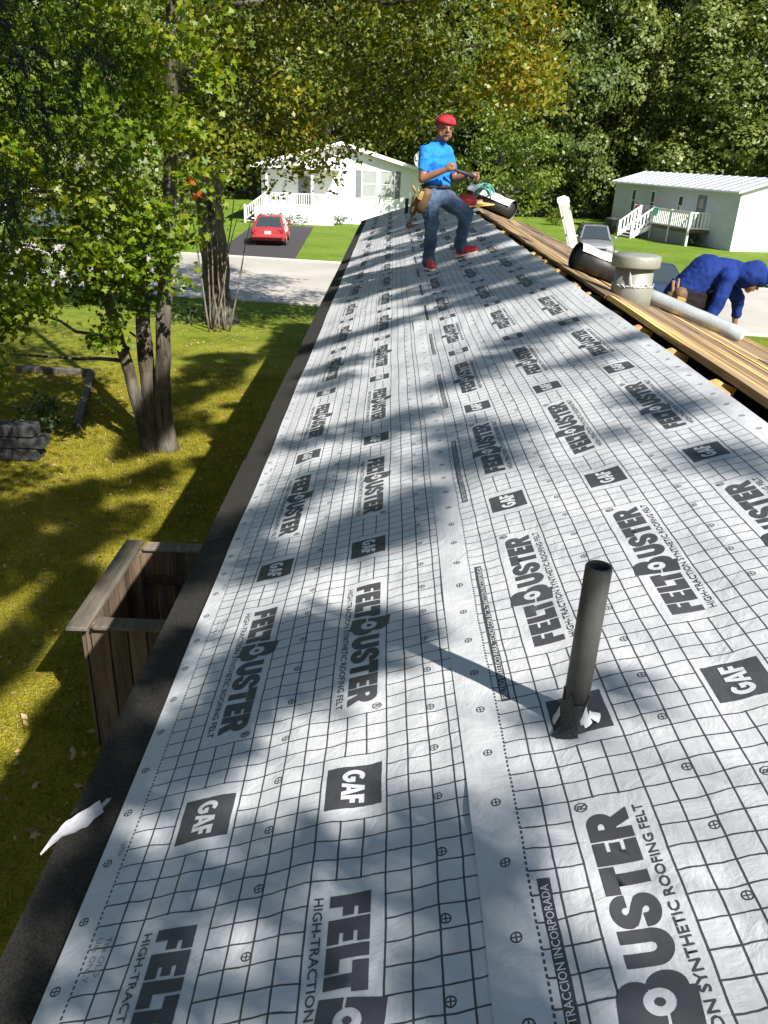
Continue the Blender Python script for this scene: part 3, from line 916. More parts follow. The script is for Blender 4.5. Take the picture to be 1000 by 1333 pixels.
# torn white plastic scrap on the dark shingles
A, B = roof(-1.195, 1.335, .012), roof(-1.085, 1.455, .012)
t = thing('plastic_scrap', 'torn white leaf shaped scrap of plastic on the dark eave shingles', 'scrap', (A + B) / 2)
V = []; F = []; q = 12
d = (B - A); sd = Vector((-d.y, d.x, 0)).normalized()
for i in range(q + 1):
    s_ = i / q; wd = .027 * min(1, s_ / .62) ** 1.1 * (1 if s_ < .62 else (1 - s_) / .38 * .75 + .25) + (.004 * random.uniform(-1, 1) if i > 3 else 0)
    c = A + d * s_ - (A + B) / 2 + sd * .006 * math.sin(s_ * 4)
    V += [c - sd * wd + Vector((0, 0, .010 * math.sin(s_ * 4))), c + Vector((0, 0, .002 + .004 * math.sin(s_ * 9))), c + sd * wd * (.8 + .3 * math.sin(7 * s_)) + Vector((0, 0, .016 * s_ + .006))]
for i in range(q):
    for j in range(2): F.append((3 * i + j, 3 * i + 3 + j, 3 * i + 4 + j, 3 * i + 1 + j))
build('scrap_sheet', MB().add(V, F), M['paper'], t, True)
build('ragged_tip', MB().tube([B - (A + B) / 2, B - (A + B) / 2 + Vector((.014, .012, .012)), B - (A + B) / 2 + Vector((.016, .026, .004))], [.006, .005, .002], 6), M['paper'], t, True)

# ladder whose head rises above the far eave
lb = Vector((4.25, 15.4, G)); lt_ = Vector((2.75, 15.4, .50))
t = thing('ladder', 'pale ladder leaning on the far eave with its head sticking up', 'ladder', lb)
ld = (lt_ - lb); ln = ld.length; ld.normalize(); sd = Vector((.06, 1, 0)); sd = (sd - ld * sd.dot(ld)).normalized(); nd = ld.cross(sd)
rm = Matrix((nd, sd, ld)).transposed()
for s_ in (-.06, .30):
    mb = MB().box(ld * ln / 2 + sd * s_, (.15, .05, ln), rm, .006)
    rl = build('rail', mb, M['fibre'], t)
    build('rail_cap', MB().box(ld * (ln + .02) + sd * s_, (.17, .06, .12), rm, .02), M['white'], t)
for k in range(13):
    p = ld * (.3 + k * .32)
    build('rung', MB().tube([p + sd * -.06, p + sd * .30], .016, 8), M['alum'], t)
build('rail_sticker', MB().tube([ld * (ln - .12) + nd * -.076 + sd * -.06, ld * (ln - .12) + nd * -.078 + sd * -.06], .045, 16), M['teal'], t)

# wooden enclosure beside the wall
ec = Vector((-2.76, 5.36, G))
t = thing('fence_enclosure', 'weathered wooden board enclosure with flat cap rails below the eave', 'fence', ec)
HT = 1.25; x0, x1, y0, y1 = 0, 1.84, 0, 1.36
def brd(c, s): build('fence_board', MB().box(c, s, None, .003), M['fence'], t)
for k in range(9):
    yk = .09 + k * .148
    brd((.02 + random.uniform(-.004, .004), yk, HT / 2), (.022, .135, HT))
for k in range(11):
    xk = .16 + k * .152
    brd((xk, .018, HT / 2), (.138, .022, HT)); brd((xk, y1 + .0, HT / 2), (.138, .022, HT))
for c in ((.05, .055), (.05, y1 - .05), (x1 - .05, .055), (x1 - .05, y1 - .05)):
    build('fence_post', MB().box((c[0] + .03, c[1] + .03 if c[1] < .5 else c[1] - .03, HT / 2), (.09, .09, HT - .01), None, .004), M['fence'], t)
build('cap_rail', MB().box((.02, y1 / 2 + .01, HT + .02), (.17, y1 + .2, .038), None, .006), M['cap'], t)
build('cap_rail', MB().box((x1 / 2 + .12, .01, HT + .018), (x1 - .04, .15, .036), None, .006), M['cap'], t)
build('cap_rail', MB().box((x1 / 2 + .12, y1 + .02, HT + .018), (x1 - .04, .14, .036), None, .006), M['cap'], t)
for yy in (.05, y1 - .04): build('back_rail', MB().box((x1 / 2 + .05, yy, HT * .75), (x1 - .15, .036, .09), None, .003), M['fence'], t)

# garden bits on the shaded lawn
t = thing('stone_block_wall', 'dark grey stacked block stub at the left edge of the lawn', 'stone wall', (-6.75, 12.1, G))
for r_ in range(3):
    for k in range(4):
        build('block', MB().box((-.62 + k * .40 + .12 * (r_ % 2), random.uniform(-.02, .02), .11 + r_ * .205), (.385, .3, .195), Euler((0, 0, random.uniform(-.04, .04))).to_matrix(), .02), M['stone'], t)
t = thing('timber_edging', 'low L of dark garden timbers on the shaded lawn by the trees', 'garden edging', (-6.9, 17.3, G))
build('edging_timber', MB().box((.46, -1.85, .07), (.14, 3.8, .14), Euler((0, 0, .27)).to_matrix(), .015), M['timber'], t)
build('edging_timber', MB().box((-.9, .08, .07), (1.75, .14, .14), Euler((0, 0, -.03)).to_matrix(), .015), M['timber'], t)
t = thing('fallen_stick', 'thin pale fallen stick on the grass beside the split trunk', 'stick', (-4.95, 14.5, G))
build('stick', MB().tube([(-.35, .25, .03), (-.1, .05, .05), (.25, -.25, .03)], [.018, .022, .012], 6), M['palestem'], t)
build('twig', MB().tube([(-.1, .05, .05), (-.12, -.12, .06)], [.009, .005], 5), M['palestem'], t)

# ------------------------------------------------------------------ houses, cars
def siding(mb, x0, x1, z0, z1, y, step=.2, d=.012):       # lapped boards facing -y, from z0 up
    z = z0
    while z < z1 - .01:
        zt = min(z + step, z1)
        mb.hexa([(x0, y - d, z), (x1, y - d, z), (x1, y + .06, z), (x0, y + .06, z), (x0, y - .002, zt), (x1, y - .002, zt), (x1, y + .06, zt), (x0, y + .06, zt)])
        z += step


def window(root, x, z, w_, h_, y, shutters=False, panes=2, frame='white', curtain=True):
    f = build('window', MB().box((x, y - .03, z + h_ / 2 + .03), (w_ + .12, .05, .07)).box((x, y - .03, z - h_ / 2 - .03), (w_ + .12, .07, .07))
              .box((x - w_ / 2 - .03, y - .03, z), (.07, .05, h_)).box((x + w_ / 2 + .03, y - .03, z), (.07, .05, h_)).box((x, y - .028, z), (w_, .035, .045)), M[frame], root)
    for k in range(panes):
        hh = h_ / panes
        build('pane', MB().box((x, y - .012, z - h_ / 2 + hh * (k + .5)), (w_, .01, hh - .03)), M['curtain'] if curtain and k >= 0 else M['glass'], f)
    if shutters:
        for s_ in shutters:
            mb = MB().box((x + s_ * (w_ / 2 + .28), y - .03, z), (.36, .04, h_ + .12), None, .01)
            build('shutter', mb, M['shutter'], root)
    return f


# white house with the porch, gable end towards us
h1 = thing('white_house', 'white gabled house with porch railing and shuttered window beyond the far end of the roof', 'house', (-4.15, 62.0, G), R(2))
hw, zt, zp = 5.75, 3.85, 5.32
mb = MB(); siding(mb, -hw, hw, .0, zt, 0, .22); build('wall', mb, M['vinyl'], h1)
mb = MB(); z = zt
while z < zp - .12:
    fr = (z - zt) / (zp - zt); a = hw * (1 - fr); fr2 = (min(z + .22, zp - .12) - zt) / (zp - zt); b = hw * (1 - fr2)
    mb.hexa([(-a, -.012, z), (a, -.012, z), (a, .06, z), (-a, .06, z), (-b, -.002, min(z + .22, zp - .12)), (b, -.002, min(z + .22, zp - .12)), (b, .06, min(z + .22, zp - .12)), (-b, .06, min(z + .22, zp - .12))])
    z += .22
build('gable', mb, M['vinyl'], h1)
for s_ in (-1, 1):
    build('side_wall', MB().box((s_ * (hw - .05), 7.6, zt / 2), (.1, 15.0, zt)), M['vinyl'], h1)
    P = []
    for yy in (-.5, 15.6): P += [(0, yy, zp + .05), (s_ * (hw + .45), yy, zt - .12), (s_ * (hw + .45), yy, zt + .0), (0, yy, zp + .17)]
    build('roof', MB().add(P, [(0, 1, 2, 3), (7, 6, 5, 4), (0, 4, 5, 1), (1, 5, 6, 2), (2, 6, 7, 3), (3, 7, 4, 0)]), M['roofgrey'], h1)
    P = []
    for yy in (-.56, -.52): P += [(0, yy, zp - .06), (s_ * (hw + .47), yy, zt - .23), (s_ * (hw + .47), yy, zt + .02), (0, yy, zp + .19)]
    build('rake_board', MB().add(P, [(0, 1, 2, 3), (7, 6, 5, 4), (0, 4, 5, 1), (1, 5, 6, 2), (2, 6, 7, 3), (3, 7, 4, 0)]), M['white'], h1)
for k in (-1, 1): window(h1, 2.72 + k * .66, 2.78, 1.0, 1.72, 0, shutters=((k,)), panes=2)
# porch on the left half
build('porch_deck', MB().box((-3.2, -1.15, 1.02), (5.6, 2.2, .14)), M['white'], h1)
build('porch_skirt', MB().box((-3.2, -2.22, .48), (5.6, .06, .95)), M['vinyl'], h1)
for xx in (-5.1, -1.95, -.45): build('porch_post', MB().box((xx, -2.2, 2.35), (.16, .16, 2.7), None, .01), M['white'], h1)
build('porch_roof', MB().box((-3.1, -1.2, 3.72), (6.2, 2.9, .12)), M['white'], h1)
build('house_door', MB().box((-2.6, -.03, 2.1), (.95, .05, 2.05)), M['shutter'], h1)
for zz in (1.28, 2.02): build('porch_rail', MB().box((-2.8, -2.2, zz), (4.7, .07, .08)), M['white'], h1)
for k in range(30): build('baluster', MB().box((-5.02 + k * .157, -2.2, 1.65), (.055, .045, .74)), M['white'], h1)
# sloping stair rail to the left
P0, P1 = Vector((-5.18, -2.2, 2.05)), Vector((-6.6, -2.5, 1.0))
for dz in (0, -.72): build('stair_rail', MB().tube([P0 + Vector((0, 0, dz)), P1 + Vector((0, 0, dz))], .05, 4), M['white'], h1)
for k in range(11):
    p = P0.lerp(P1, (k + .5) / 11); build('baluster', MB().box((p.x, p.y, p.z - .36), (.055, .045, .7)), M['white'], h1)
build('stair_post', MB().box((P1.x - .05, P1.y, .62), (.12, .12, 1.2)), M['white'], h1)
for k in range(5): build('stair_tread', MB().box((-5.3 - k * .28, -1.75, .88 - k * .19), (.3, 1.1, .05)), M['white'], h1)

t = thing('satellite_dish', 'white round dish at the eave corner of the porch house', 'satellite dish', (1.62, 60.9, .15))
build('dish', MB().lathe([(0, -.18), (.3, -.15), (.5, -.09), (.62, 0), (.60, .015), (.5, -.07), (.3, -.13), (0, -.16)], n=24), M['white'], t, True)
t.children[0].rotation_euler = (R(80), 0, R(25)); t.children[0].location = (0, 0, .75)
build('dish_mast', MB().tube([(0, .1, -.25), (0, .1, .7)], .04), M['alum'], t)
build('feed_arm', MB().tube([(0, .0, .25), (.1, -.6, .6)], .03), M['alum'], t)

# white metal roofed home on the right, front wall coloured as shaded
A, B = Vector((17.85, 69.77, G)), Vector((21.46, 53.33, G))
dv_ = (B - A); Lw = dv_.length; ang = math.atan2(dv_.y, dv_.x)
h2 = thing('pale_home', 'pale home with a white metal roof and a railed porch across the right lawn', 'house', A, ang)
HE, HD, HP = 3.5, 5.2, 4.3
mb = MB(); siding(mb, 0, Lw, .0, HE, 0, .18); build('wall', mb, M['shadevinyl'], h2)
build('back_wall', MB().box((Lw / 2, HD, HE / 2), (Lw, .1, HE)), M['shadevinyl'], h2)
for xx in (0.05, Lw - .05):
    P = [(xx - .05, .05, 0), (xx - .05, HD - .05, 0), (xx - .05, HD - .05, HE), (xx - .05, HD / 2, HP - .08), (xx - .05, .05, HE)]
    mb = MB().add(P + [(p[0] + .1, p[1], p[2]) for p in P], [(0, 1, 2, 3, 4), (9, 8, 7, 6, 5)] + [(i, i + 5, (i + 1) % 5 + 5, (i + 1) % 5) for i in range(5)])
    build('end_wall', mb, M['vinyl'], h2)
for s_ in (0, 1):
    y_e = -.3 if s_ == 0 else HD + .3
    P = []
    for xx in (-.3, Lw + .35): P += [(xx, HD / 2, HP), (xx, y_e, HE - .04), (xx, y_e, HE + .05), (xx, HD / 2, HP + .09)]
    rf = build('roof', MB().add(P, [(0, 1, 2, 3), (7, 6, 5, 4), (0, 4, 5, 1), (1, 5, 6, 2), (2, 6, 7, 3), (3, 7, 4, 0)]), M['metalroof'], h2)
    for k in range(19):
        x_ = -.2 + k * (Lw + .4) / 18
        build('roof_rib', MB().add([(x_ - .02, HD / 2, HP + .092), (x_ + .02, HD / 2, HP + .092), (x_ + .02, y_e, HE + .052), (x_ - .02, y_e, HE + .052),
                                    (x_ - .012, HD / 2, HP + .125), (x_ + .012, HD / 2, HP + .125), (x_ + .012, y_e, HE + .085), (x_ - .012, y_e, HE + .085)],
                                   [(0, 3, 2, 1), (4, 5, 6, 7), (0, 1, 5, 4), (1, 2, 6, 5), (2, 3, 7, 6), (3, 0, 4, 7)]), M['metalroof'], rf)
build('gutter', MB().box((Lw / 2, -.34, HE - .02), (Lw + .6, .09, .09)), M['white'], h2)
for x_, w_, h_ in ((3.3, .5, 1.5), (6.2, .5, 1.5), (10.1, .55, 1.25)): window(h2, x_, 2.3, w_, h_, 0, curtain=False)
dr = build('house_door', MB().box((12.7, -.03, 2.06), (1.0, .05, 2.12), None, .01), M['shutter'], h2)
build('door_window', MB().box((12.7, -.06, 2.6), (.55, .02, .6)), M['glass'], dr)
# deck with rails and stairs
DX0, DX1, DY, ZF = 6.7, 14.2, -1.6, 1.0
build('porch_deck', MB().box(((DX0 + DX1) / 2, DY / 2 - .03, ZF - .07), (DX1 - DX0, -DY, .14)), M['greydeck'], h2)
build('deck_skirt', MB().box(((DX0 + DX1) / 2, DY - .02, (ZF - .16) / 2), (DX1 - DX0, .05, ZF - .16)), M['shutter'], h2)
SX0, SX1 = 7.5, 9.4
for zz in (ZF + .12, ZF + 1.08): build('porch_rail', MB().box(((SX1 + DX1) / 2, DY, zz), (DX1 - SX1, .07, .09)), M['white'], h2)
x_ = SX1 + .16
while x_ < DX1: build('baluster', MB().box((x_, DY, ZF + .6), (.11, .05, .88)), M['white'], h2); x_ += .235
for xx in (DX0, SX0 - .0, SX1, (SX1 + DX1) / 2, DX1): build('porch_post', MB().box((xx, DY, (ZF + 1.15) / 2), (.13, .13, ZF + 1.15)), M['white'], h2)
for zz in (ZF + .12, ZF + 1.08):
    for xx in (DX0, DX1): build('porch_rail', MB().box((xx, DY / 2, zz), (.07, -DY, .09)), M['white'], h2)
for xx in (DX0, DX1):
    for k in range(6): build('baluster', MB().box((xx, -.2 - k * .26, ZF + .6), (.05, .10, .88)), M['white'], h2)
for k in range(5): build('stair_tread', MB().box(((SX0 + SX1) / 2, DY - .18 - .28 * k, ZF - .17 - .19 * k), (SX1 - SX0, .30, .06)), M['vinyl'], h2)
for xx in (SX0, SX1):
    P0, P1 = Vector((xx, DY, ZF + 1.08)), Vector((xx, DY - 1.5, 1.02))
    for dz in (0, -.8): build('stair_rail', MB().tube([P0 + Vector((0, 0, dz)), P1 + Vector((0, 0, dz))], .065, 4), M['white'], h2)
    build('stair_post', MB().box((P1.x, P1.y, .55), (.13, .13, 1.1)), M['white'], h2)
    build('stringer', MB().hexa([(xx - .04, DY, ZF - .35), (xx + .04, DY, ZF - .35), (xx + .04, DY - 1.5, -.0), (xx - .04, DY - 1.5, -.0), (xx - .04, DY, ZF), (xx + .04, DY, ZF), (xx + .04, DY - 1.5, .18), (xx - .04, DY - 1.5, .18)]), M['white'], h2)
    for k in range(6):
        p = P0.lerp(P1, (k + .5) / 6); build('baluster', MB().box((p.x, p.y, p.z - .42), (.06, .09, .8)), M['white'], h2)


def on_h2(p): return A + Matrix.Rotation(ang, 3, 'Z') @ Vector(p)


def towel(mat, x_, label, w_=.5, h_=.55):
    o = on_h2((x_, DY - .05, ZF + 1.13)); t = thing('towel', label, 'towel', o, ang)
    V = []; F = []; n_ = 5
    prof = [(.06, -.30), (.055, -.1), (.045, .0), (0.0, .02), (-.05, -.0), (-.055, -.25), (-.06, -h_)]
    for i in range(n_ + 1):
        for y_, z_ in prof: V.append((-w_ / 2 + w_ * i / n_, y_ + .012 * math.sin(i * 2.1) + .05, z_))
    m_ = len(prof)
    for i in range(n_):
        for j in range(m_ - 1): F.append((i * m_ + j, (i + 1) * m_ + j, (i + 1) * m_ + j + 1, i * m_ + j + 1))
    build('towel_cloth', MB().add(V, F), M[mat], t, True)
    build('hem', MB().box((0, -.062 + .05, -h_ + .02), (w_, .006, .03)), M[mat], t)


towel('pink', 7.0, 'pink towel over the porch rail of the pale home', .55, .4); towel('mint', 9.75, 'mint green towel over the porch rail of the pale home')
p = on_h2((6.0, -3.0, 0)); t = thing('trash_can', 'dark trash can standing left of the porch stairs', 'trash can', p)
build('can', MB().lathe([(.36, 0), (.46, 1.0), (.48, 1.02)], n=16), M['bin'], t, True); build('can_lid', MB().lathe([(.50, 1.02), (.50, 1.08), (.3, 1.16), (0, 1.18)], n=16), M['bin'], t, True)


def simple_home(loc, rz, label, L_, D_, H_, wallm, roofm):
    t = thing('mobile_home', label, 'house', loc, rz)
    mb = MB(); siding(mb, -L_ / 2, L_ / 2, 0, H_, 0, .22); build('wall', mb, M[wallm], t)
    build('back_wall', MB().box((0, D_, H_ / 2), (L_, .1, H_)), M[wallm], t)
    for s_ in (-1, 1):
        P = [(s_ * (L_ / 2 - .05), .06, 0), (s_ * (L_ / 2 - .05), D_ - .06, 0), (s_ * (L_ / 2 - .05), D_ - .06, H_), (s_ * (L_ / 2 - .05), D_ / 2, H_ + .9), (s_ * (L_ / 2 - .05), .06, H_)]
        build('end_wall', MB().add(P + [(p[0] - s_ * .08, p[1], p[2]) for p in P], [(0, 1, 2, 3, 4), (9, 8, 7, 6, 5)]), M[wallm], t)
        y_e = -.35 if s_ < 0 else D_ + .35
        P = []
        for xx in (-L_ / 2 - .3, L_ / 2 + .3): P += [(xx, D_ / 2, H_ + .95), (xx, y_e, H_ - .05), (xx, y_e, H_ + .06), (xx, D_ / 2, H_ + 1.06)]
        build('roof', MB().add(P, [(0, 1, 2, 3), (7, 6, 5, 4), (0, 4, 5, 1), (1, 5, 6, 2), (2, 6, 7, 3), (3, 7, 4, 0)]), M[roofm], t)
    for k in range(3): window(t, -L_ / 2 + L_ * (k + .5) / 3 + .3, H_ * .62, .9, 1.1, 0, shutters=(-1, 1), curtain=False)
    build('house_door', MB().box((-L_ * .08, -.03, 1.45), (.9, .05, 2.0)), M['shutter'], t)
    return t


simple_home((-24.5, 50.0, G), R(14), 'white home half hidden behind the maple leaves on the left', 15, 5, 3.0, 'vinyl', 'roofgrey')
simple_home((11.2, 90.0, G), R(-8), 'far pale home glimpsed between trunks behind the wood line', 12, 5, 3.0, 'vinyl', 'roofgrey')
t = thing('garden_shed', 'brown shed in deep shade at the edge of the wood', 'shed', (14.9, 81.0, G), R(-20))
mb = MB(); siding(mb, -1.7, 1.7, 0, 2.9, 0, .25); build('wall', mb, M['beige'], t)
for s_ in (-1, 1):
    build('side_wall', MB().box((s_ * 1.66, 1.9, 1.45), (.07, 3.6, 2.9)), M['beige'], t)
    build('roof', MB().hexa([(0, -.3, 4.0), (s_ * 2.0, -.3, 2.8), (s_ * 2.0, 4, 2.8), (0, 4, 4.0), (0, -.3, 4.1), (s_ * 2.0, -.3, 2.9), (s_ * 2.0, 4, 2.9), (0, 4, 4.1)]), M['metalroof'], t)
build('gable', MB().add([(-1.7, 0, 2.9), (1.7, 0, 2.9), (0, 0, 3.95), (-1.7, .06, 2.9), (1.7, .06, 2.9), (0, .06, 3.95)], [(0, 1, 2), (5, 4, 3), (0, 2, 5, 3), (1, 4, 5, 2)]), M['beige'], t)
build('shed_door', MB().box((0, -.03, 1.1), (1.3, .04, 2.1)), M['shutter'], t)


def car(name, label, cat, loc, rz, paint, L_=4.5, W_=1.75, H_=1.42, suv=False):
    t = thing(name, label, cat, loc, rz)          # front = +x
    hl = L_ / 2; hw = W_ / 2; belt = .92 if not suv else 1.08
    hood = .84 if not suv else 1.03; trunk_ = .95 if not suv else 1.08
    st = [(-hl, .50, .78, .80), (-hl + .10, .30, trunk_ - .10, .94), (-hl + .35, .24, trunk_, .99), (-hl * .5, .24, belt, 1.0), (0, .24, belt, 1.0), (hl * .38, .24, belt - .02, 1.0),
          (hl * .62, .24, hood, .985), (hl - .25, .26, hood - .10, .93), (hl - .06, .32, hood - .22, .85), (hl, .42, hood - .32, .78)]
    V = []; F = []
    for x, zb, zt_, k in st:
        w_ = hw * k
        half = [(.0, zb), (w_ * .90, zb), (w_ * 1.0, zb + .18), (w_ * 1.0, zb + (zt_ - zb) * .62), (w_ * .93, zt_ - .05), (w_ * .80, zt_), (0, zt_ + .03)]
        ring = [(x, y, z) for y, z in half] + [(x, -y, z) for y, z in half[-2:0:-1]]
        V += ring
    m_ = 12
    for i in range(len(st) - 1):
        for k in range(m_): F.append((i * m_ + k, i * m_ + (k + 1) % m_, (i + 1) * m_ + (k + 1) % m_, (i + 1) * m_ + k))
    F += [tuple(range(m_)), tuple(reversed([(len(st) - 1) * m_ + k for k in range(m_)]))]
    body = build('body', MB().add(V, F), paint, t)
    bev = body.modifiers.new('b', 'BEVEL'); bev.width = .05; bev.segments = 2; bev.limit_method = 'ANGLE'; bev.angle_limit = R(25)
    # cabin
    if suv: prof = [(-hl + .12, belt, -hl + .30, H_ - .05), (hl * .36, belt, hl * .06, H_)]
    else: prof = [(-hl * .72, belt + .0, -hl * .34, H_ - .03), (hl * .42, belt - .02, hl * .08, H_)]
    (xb0, zb0, xt0, zt0), (xb1, zb1, xt1, zt1) = prof
    wb, wt_ = hw * .90, hw * .70
    P = [(xb0, -wb, zb0 - .04), (xb1, -wb, zb1 - .04), (xb1, wb, zb1 - .04), (xb0, wb, zb0 - .04), (xt0, -wt_, zt0), (xt1, -wt_, zt1), (xt1, wt_, zt1), (xt0, wt_, zt0)]
    cab = build('cabin', MB().hexa(P), paint, t)
    bev = cab.modifiers.new('b', 'BEVEL'); bev.width = .07; bev.segments = 3

    def panel(nm, quad, shrink, out, mat, par):
        q = [Vector(p) for p in quad]; c = sum(q, Vector()) / 4; nrm = (q[1] - q[0]).cross(q[3] - q[0]).normalized()
        if nrm.dot(c - Vector((0, 0, .9))) < 0: nrm = -nrm
        r_ = [c + (p - c) * shrink + nrm * out for p in q]
        mb = MB().add(r_ + [p - nrm * .03 for p in r_], [(0, 1, 2, 3), (7, 6, 5, 4), (0, 4, 5, 1), (1, 5, 6, 2), (2, 6, 7, 3), (3, 7, 4, 0)])
        return build(nm, mb, mat, par)
    panel('windshield', (P[1], P[2], P[6], P[5]), .86, .012, M['glass'], t)
    panel('rear_window', (P[3], P[0], P[4], P[7]), .84, .012, M['glass'], t)
    for s_ in ((0, 1, 5, 4), (2, 3, 7, 6)):
        q = [Vector(P[i]) for i in s_]
        md, mt_ = (q[0] + q[1]) / 2, (q[2] + q[3]) / 2
        panel('side_window', (q[0], md, mt_, q[3]), .84, .012, M['glass'], t); panel('side_window', (md, q[1], q[2], mt_), .84, .012, M['glass'], t)
    for sx in (-1, 1):
        for sy in (-1, 1):
            c = (sx * hl * .62, sy * (hw - .10), .32)
            r_ = .32 if not suv else .36
            ty = build('wheel', MB().tube([(c[0], c[1] - .11, r_), (c[0], c[1] - .09, r_), (c[0], c[1] + .09, r_), (c[0], c[1] + .11, r_)], [r_ * .92, r_, r_, r_ * .92], 20), M['dark'], t)
            build('rim', MB().tube([(c[0], c[1] + sy * .09, r_), (c[0], c[1] + sy * .118, r_)], r_ * .62, 14), M['alum'], ty)
            build('fender_arch', MB().tube([(c[0] + (r_ + .05) * math.cos(R(a)), sy * (hw * .997), r_ + (r_ + .05) * math.sin(R(a))) for a in range(-8, 190, 18)], .03, 6), M['dark'] if suv else paint, t)
        build('door_mirror', MB().ball((hl * .33, sx * (hw + .08), belt + .08), (.07, .11, .08)), paint, t, True)
    for sy in (-1, 1):
        build('headlight', MB().box((hl - .10, sy * hw * .62, hood - .27), (.16, .34, .14), Euler((0, 0, -sy * .35)).to_matrix(), .03), M['lamp'], t)
        build('tail_light', MB().box((-hl + .06, sy * hw * .70, trunk_ - .16), (.14, .36, .17), Euler((0, 0, sy * .25)).to_matrix(), .03), M['tail'], t)
        build('door_handle', MB().box((-hl * .1, sy * (hw + .005), belt - .16), (.18, .03, .03), None, .01), paint, t)
    build('grille', MB().box((hl - .03, 0, hood - .36), (.08, .9, .13), None, .02), M['dark'], t)
    build('bumper', MB().box((-hl - .0, 0, .52), (.16, W_ * .86, .22), None, .06), paint, t)
    build('bumper', MB().box((hl - .02, 0, .46), (.14, W_ * .80, .20), None, .05), paint, t)
    build('number_plate', MB().box((-hl + .0, 0, trunk_ - .24), (.06, .34, .16), None, .01), M['plate'], t)
    if suv:
        for sy in (-1, 1): build('roof_rail', MB().tube([(-hl * .6, sy * hw * .62, H_ + .01), (-hl * .55, sy * hw * .62, H_ + .06), (hl * .0, sy * hw * .62, H_ + .07), (hl * .06, sy * hw * .62, H_ + .02)], .02, 6), M['dark'], t)
        build('cowl', MB().box((hl * .44, 0, belt - .01), (.30, W_ * .82, .05), None, .02), M['dark'], t)
    return t


car('red_car', 'red sedan seen from behind on the asphalt drive of the porch house', 'car', (-7.15, 47.0, G), R(94), M['redpaint'], 4.5, 1.9, 1.48)
car('silver_car', 'silver car facing us on the drive beyond the ladder', 'car', (10.85, 46.0, G), R(-97), M['silver'], 4.5, 1.9, 1.72, True)
car('dark_car', 'dark blue car parked low behind the furnace vent and crouching man', 'car', (9.75, 31.2, G), R(-84), M['navy'], 4.5, 1.8, 1.45)

# ------------------------------------------------------------------ people
def blob(caps, voxel, smooth_it=6, flat=None):
    """tapered round links fused into one skin by a voxel remesh"""
    mb = MB()
    for a, b, ra, rb in caps:
        a, b = Vector(a), Vector(b); n_ = max(2, int((b - a).length / (min(ra, rb) * .45)) + 1)
        for i in range(n_ + 1):
            k = i / n_; r_ = ra + (rb - ra) * k
            mb.ball(a.lerp(b, k), r_, 10, 8)
    me = bpy.data.meshes.new('tmp'); me.from_pydata(mb.v, [], mb.f)
    o = bpy.data.objects.new('tmp', me); COL.objects.link(o)
    rm_ = o.modifiers.new('r', 'REMESH'); rm_.mode = 'VOXEL'; rm_.voxel_size = voxel
    sm = o.modifiers.new('s', 'SMOOTH'); sm.factor = .5; sm.iterations = smooth_it
    bpy.context.view_layer.update(); dg = bpy.context.evaluated_depsgraph_get()
    r = bpy.data.meshes.new_from_object(o.evaluated_get(dg)); bpy.data.objects.remove(o); bpy.data.meshes.remove(me)
    return r


FT = bpy.data.textures.new('folds', 'CLOUDS'); FT.noise_scale = .06; FT.noise_depth = 1


def folds(o, k=.022):
    d_ = o.modifiers.new('folds', 'DISPLACE'); d_.texture = FT; d_.strength = k; d_.mid_level = .5; d_.texture_coords = 'GLOBAL'
    return o


def body_obj(name, me, mat, root):
    me.transform(Matrix.Translation(-Vector(root.location))); me.materials.clear(); me.materials.append(mat); me.name = name
    me.polygons.foreach_set('use_smooth', [True] * len(me.polygons)); me.update()
    return new_obj(name, me, root)


def ell(c, r, rot):             # ellipsoid as a chain of balls is not enough: returns MB
    mb = MB(); mb.ball((0, 0, 0), r, 18, 12); mb.v = [tuple(Vector(c) + rot @ Vector(p)) for p in mb.v]; return mb


def fingers(wrist, palm_dir, spread_dir, curl_dir, s=1.0):
    """palm plus five bent fingers of unequal length as links"""
    w_ = Vector(wrist); d = Vector(palm_dir).normalized(); sp = Vector(spread_dir); sp = (sp - d * sp.dot(d)).normalized(); cd = Vector(curl_dir); cd = (cd - d * cd.dot(d)).normalized()
    L_ = [(w_, w_ + d * .05 * s, .026 * s, .030 * s), (w_ + d * .03 * s - sp * .018 * s, w_ + d * .085 * s - sp * .024 * s, .020 * s, .016 * s), (w_ + d * .03 * s + sp * .018 * s, w_ + d * .085 * s + sp * .024 * s, .020 * s, .016 * s)]
    for k, ln in ((-1.5, .030), (-.5, .036), (.5, .034), (1.5, .026)):
        b = w_ + d * .088 * s + sp * k * .0175 * s
        m1 = b + (d * .6 + cd * .6).normalized() * ln * s; m2 = m1 + (d * -.25 + cd * .95).normalized() * ln * .8 * s; m3 = m2 + (d * -.9 + cd * .3).normalized() * ln * .6 * s
        L_ += [(b, m1, .0098 * s, .0092 * s), (m1, m2, .0092 * s, .0086 * s), (m2, m3, .0086 * s, .0075 * s)]
    tb = w_ + d * .03 * s - sp * .025 * s
    t1 = tb + (d * .7 - sp * .5 + cd * .4).normalized() * .036 * s; t2 = t1 + (d * .8 + cd * .6 + sp * .1).normalized() * .03 * s
    L_ += [(tb, t1, .014 * s, .0115 * s), (t1, t2, .0115 * s, .009 * s)]
    return L_


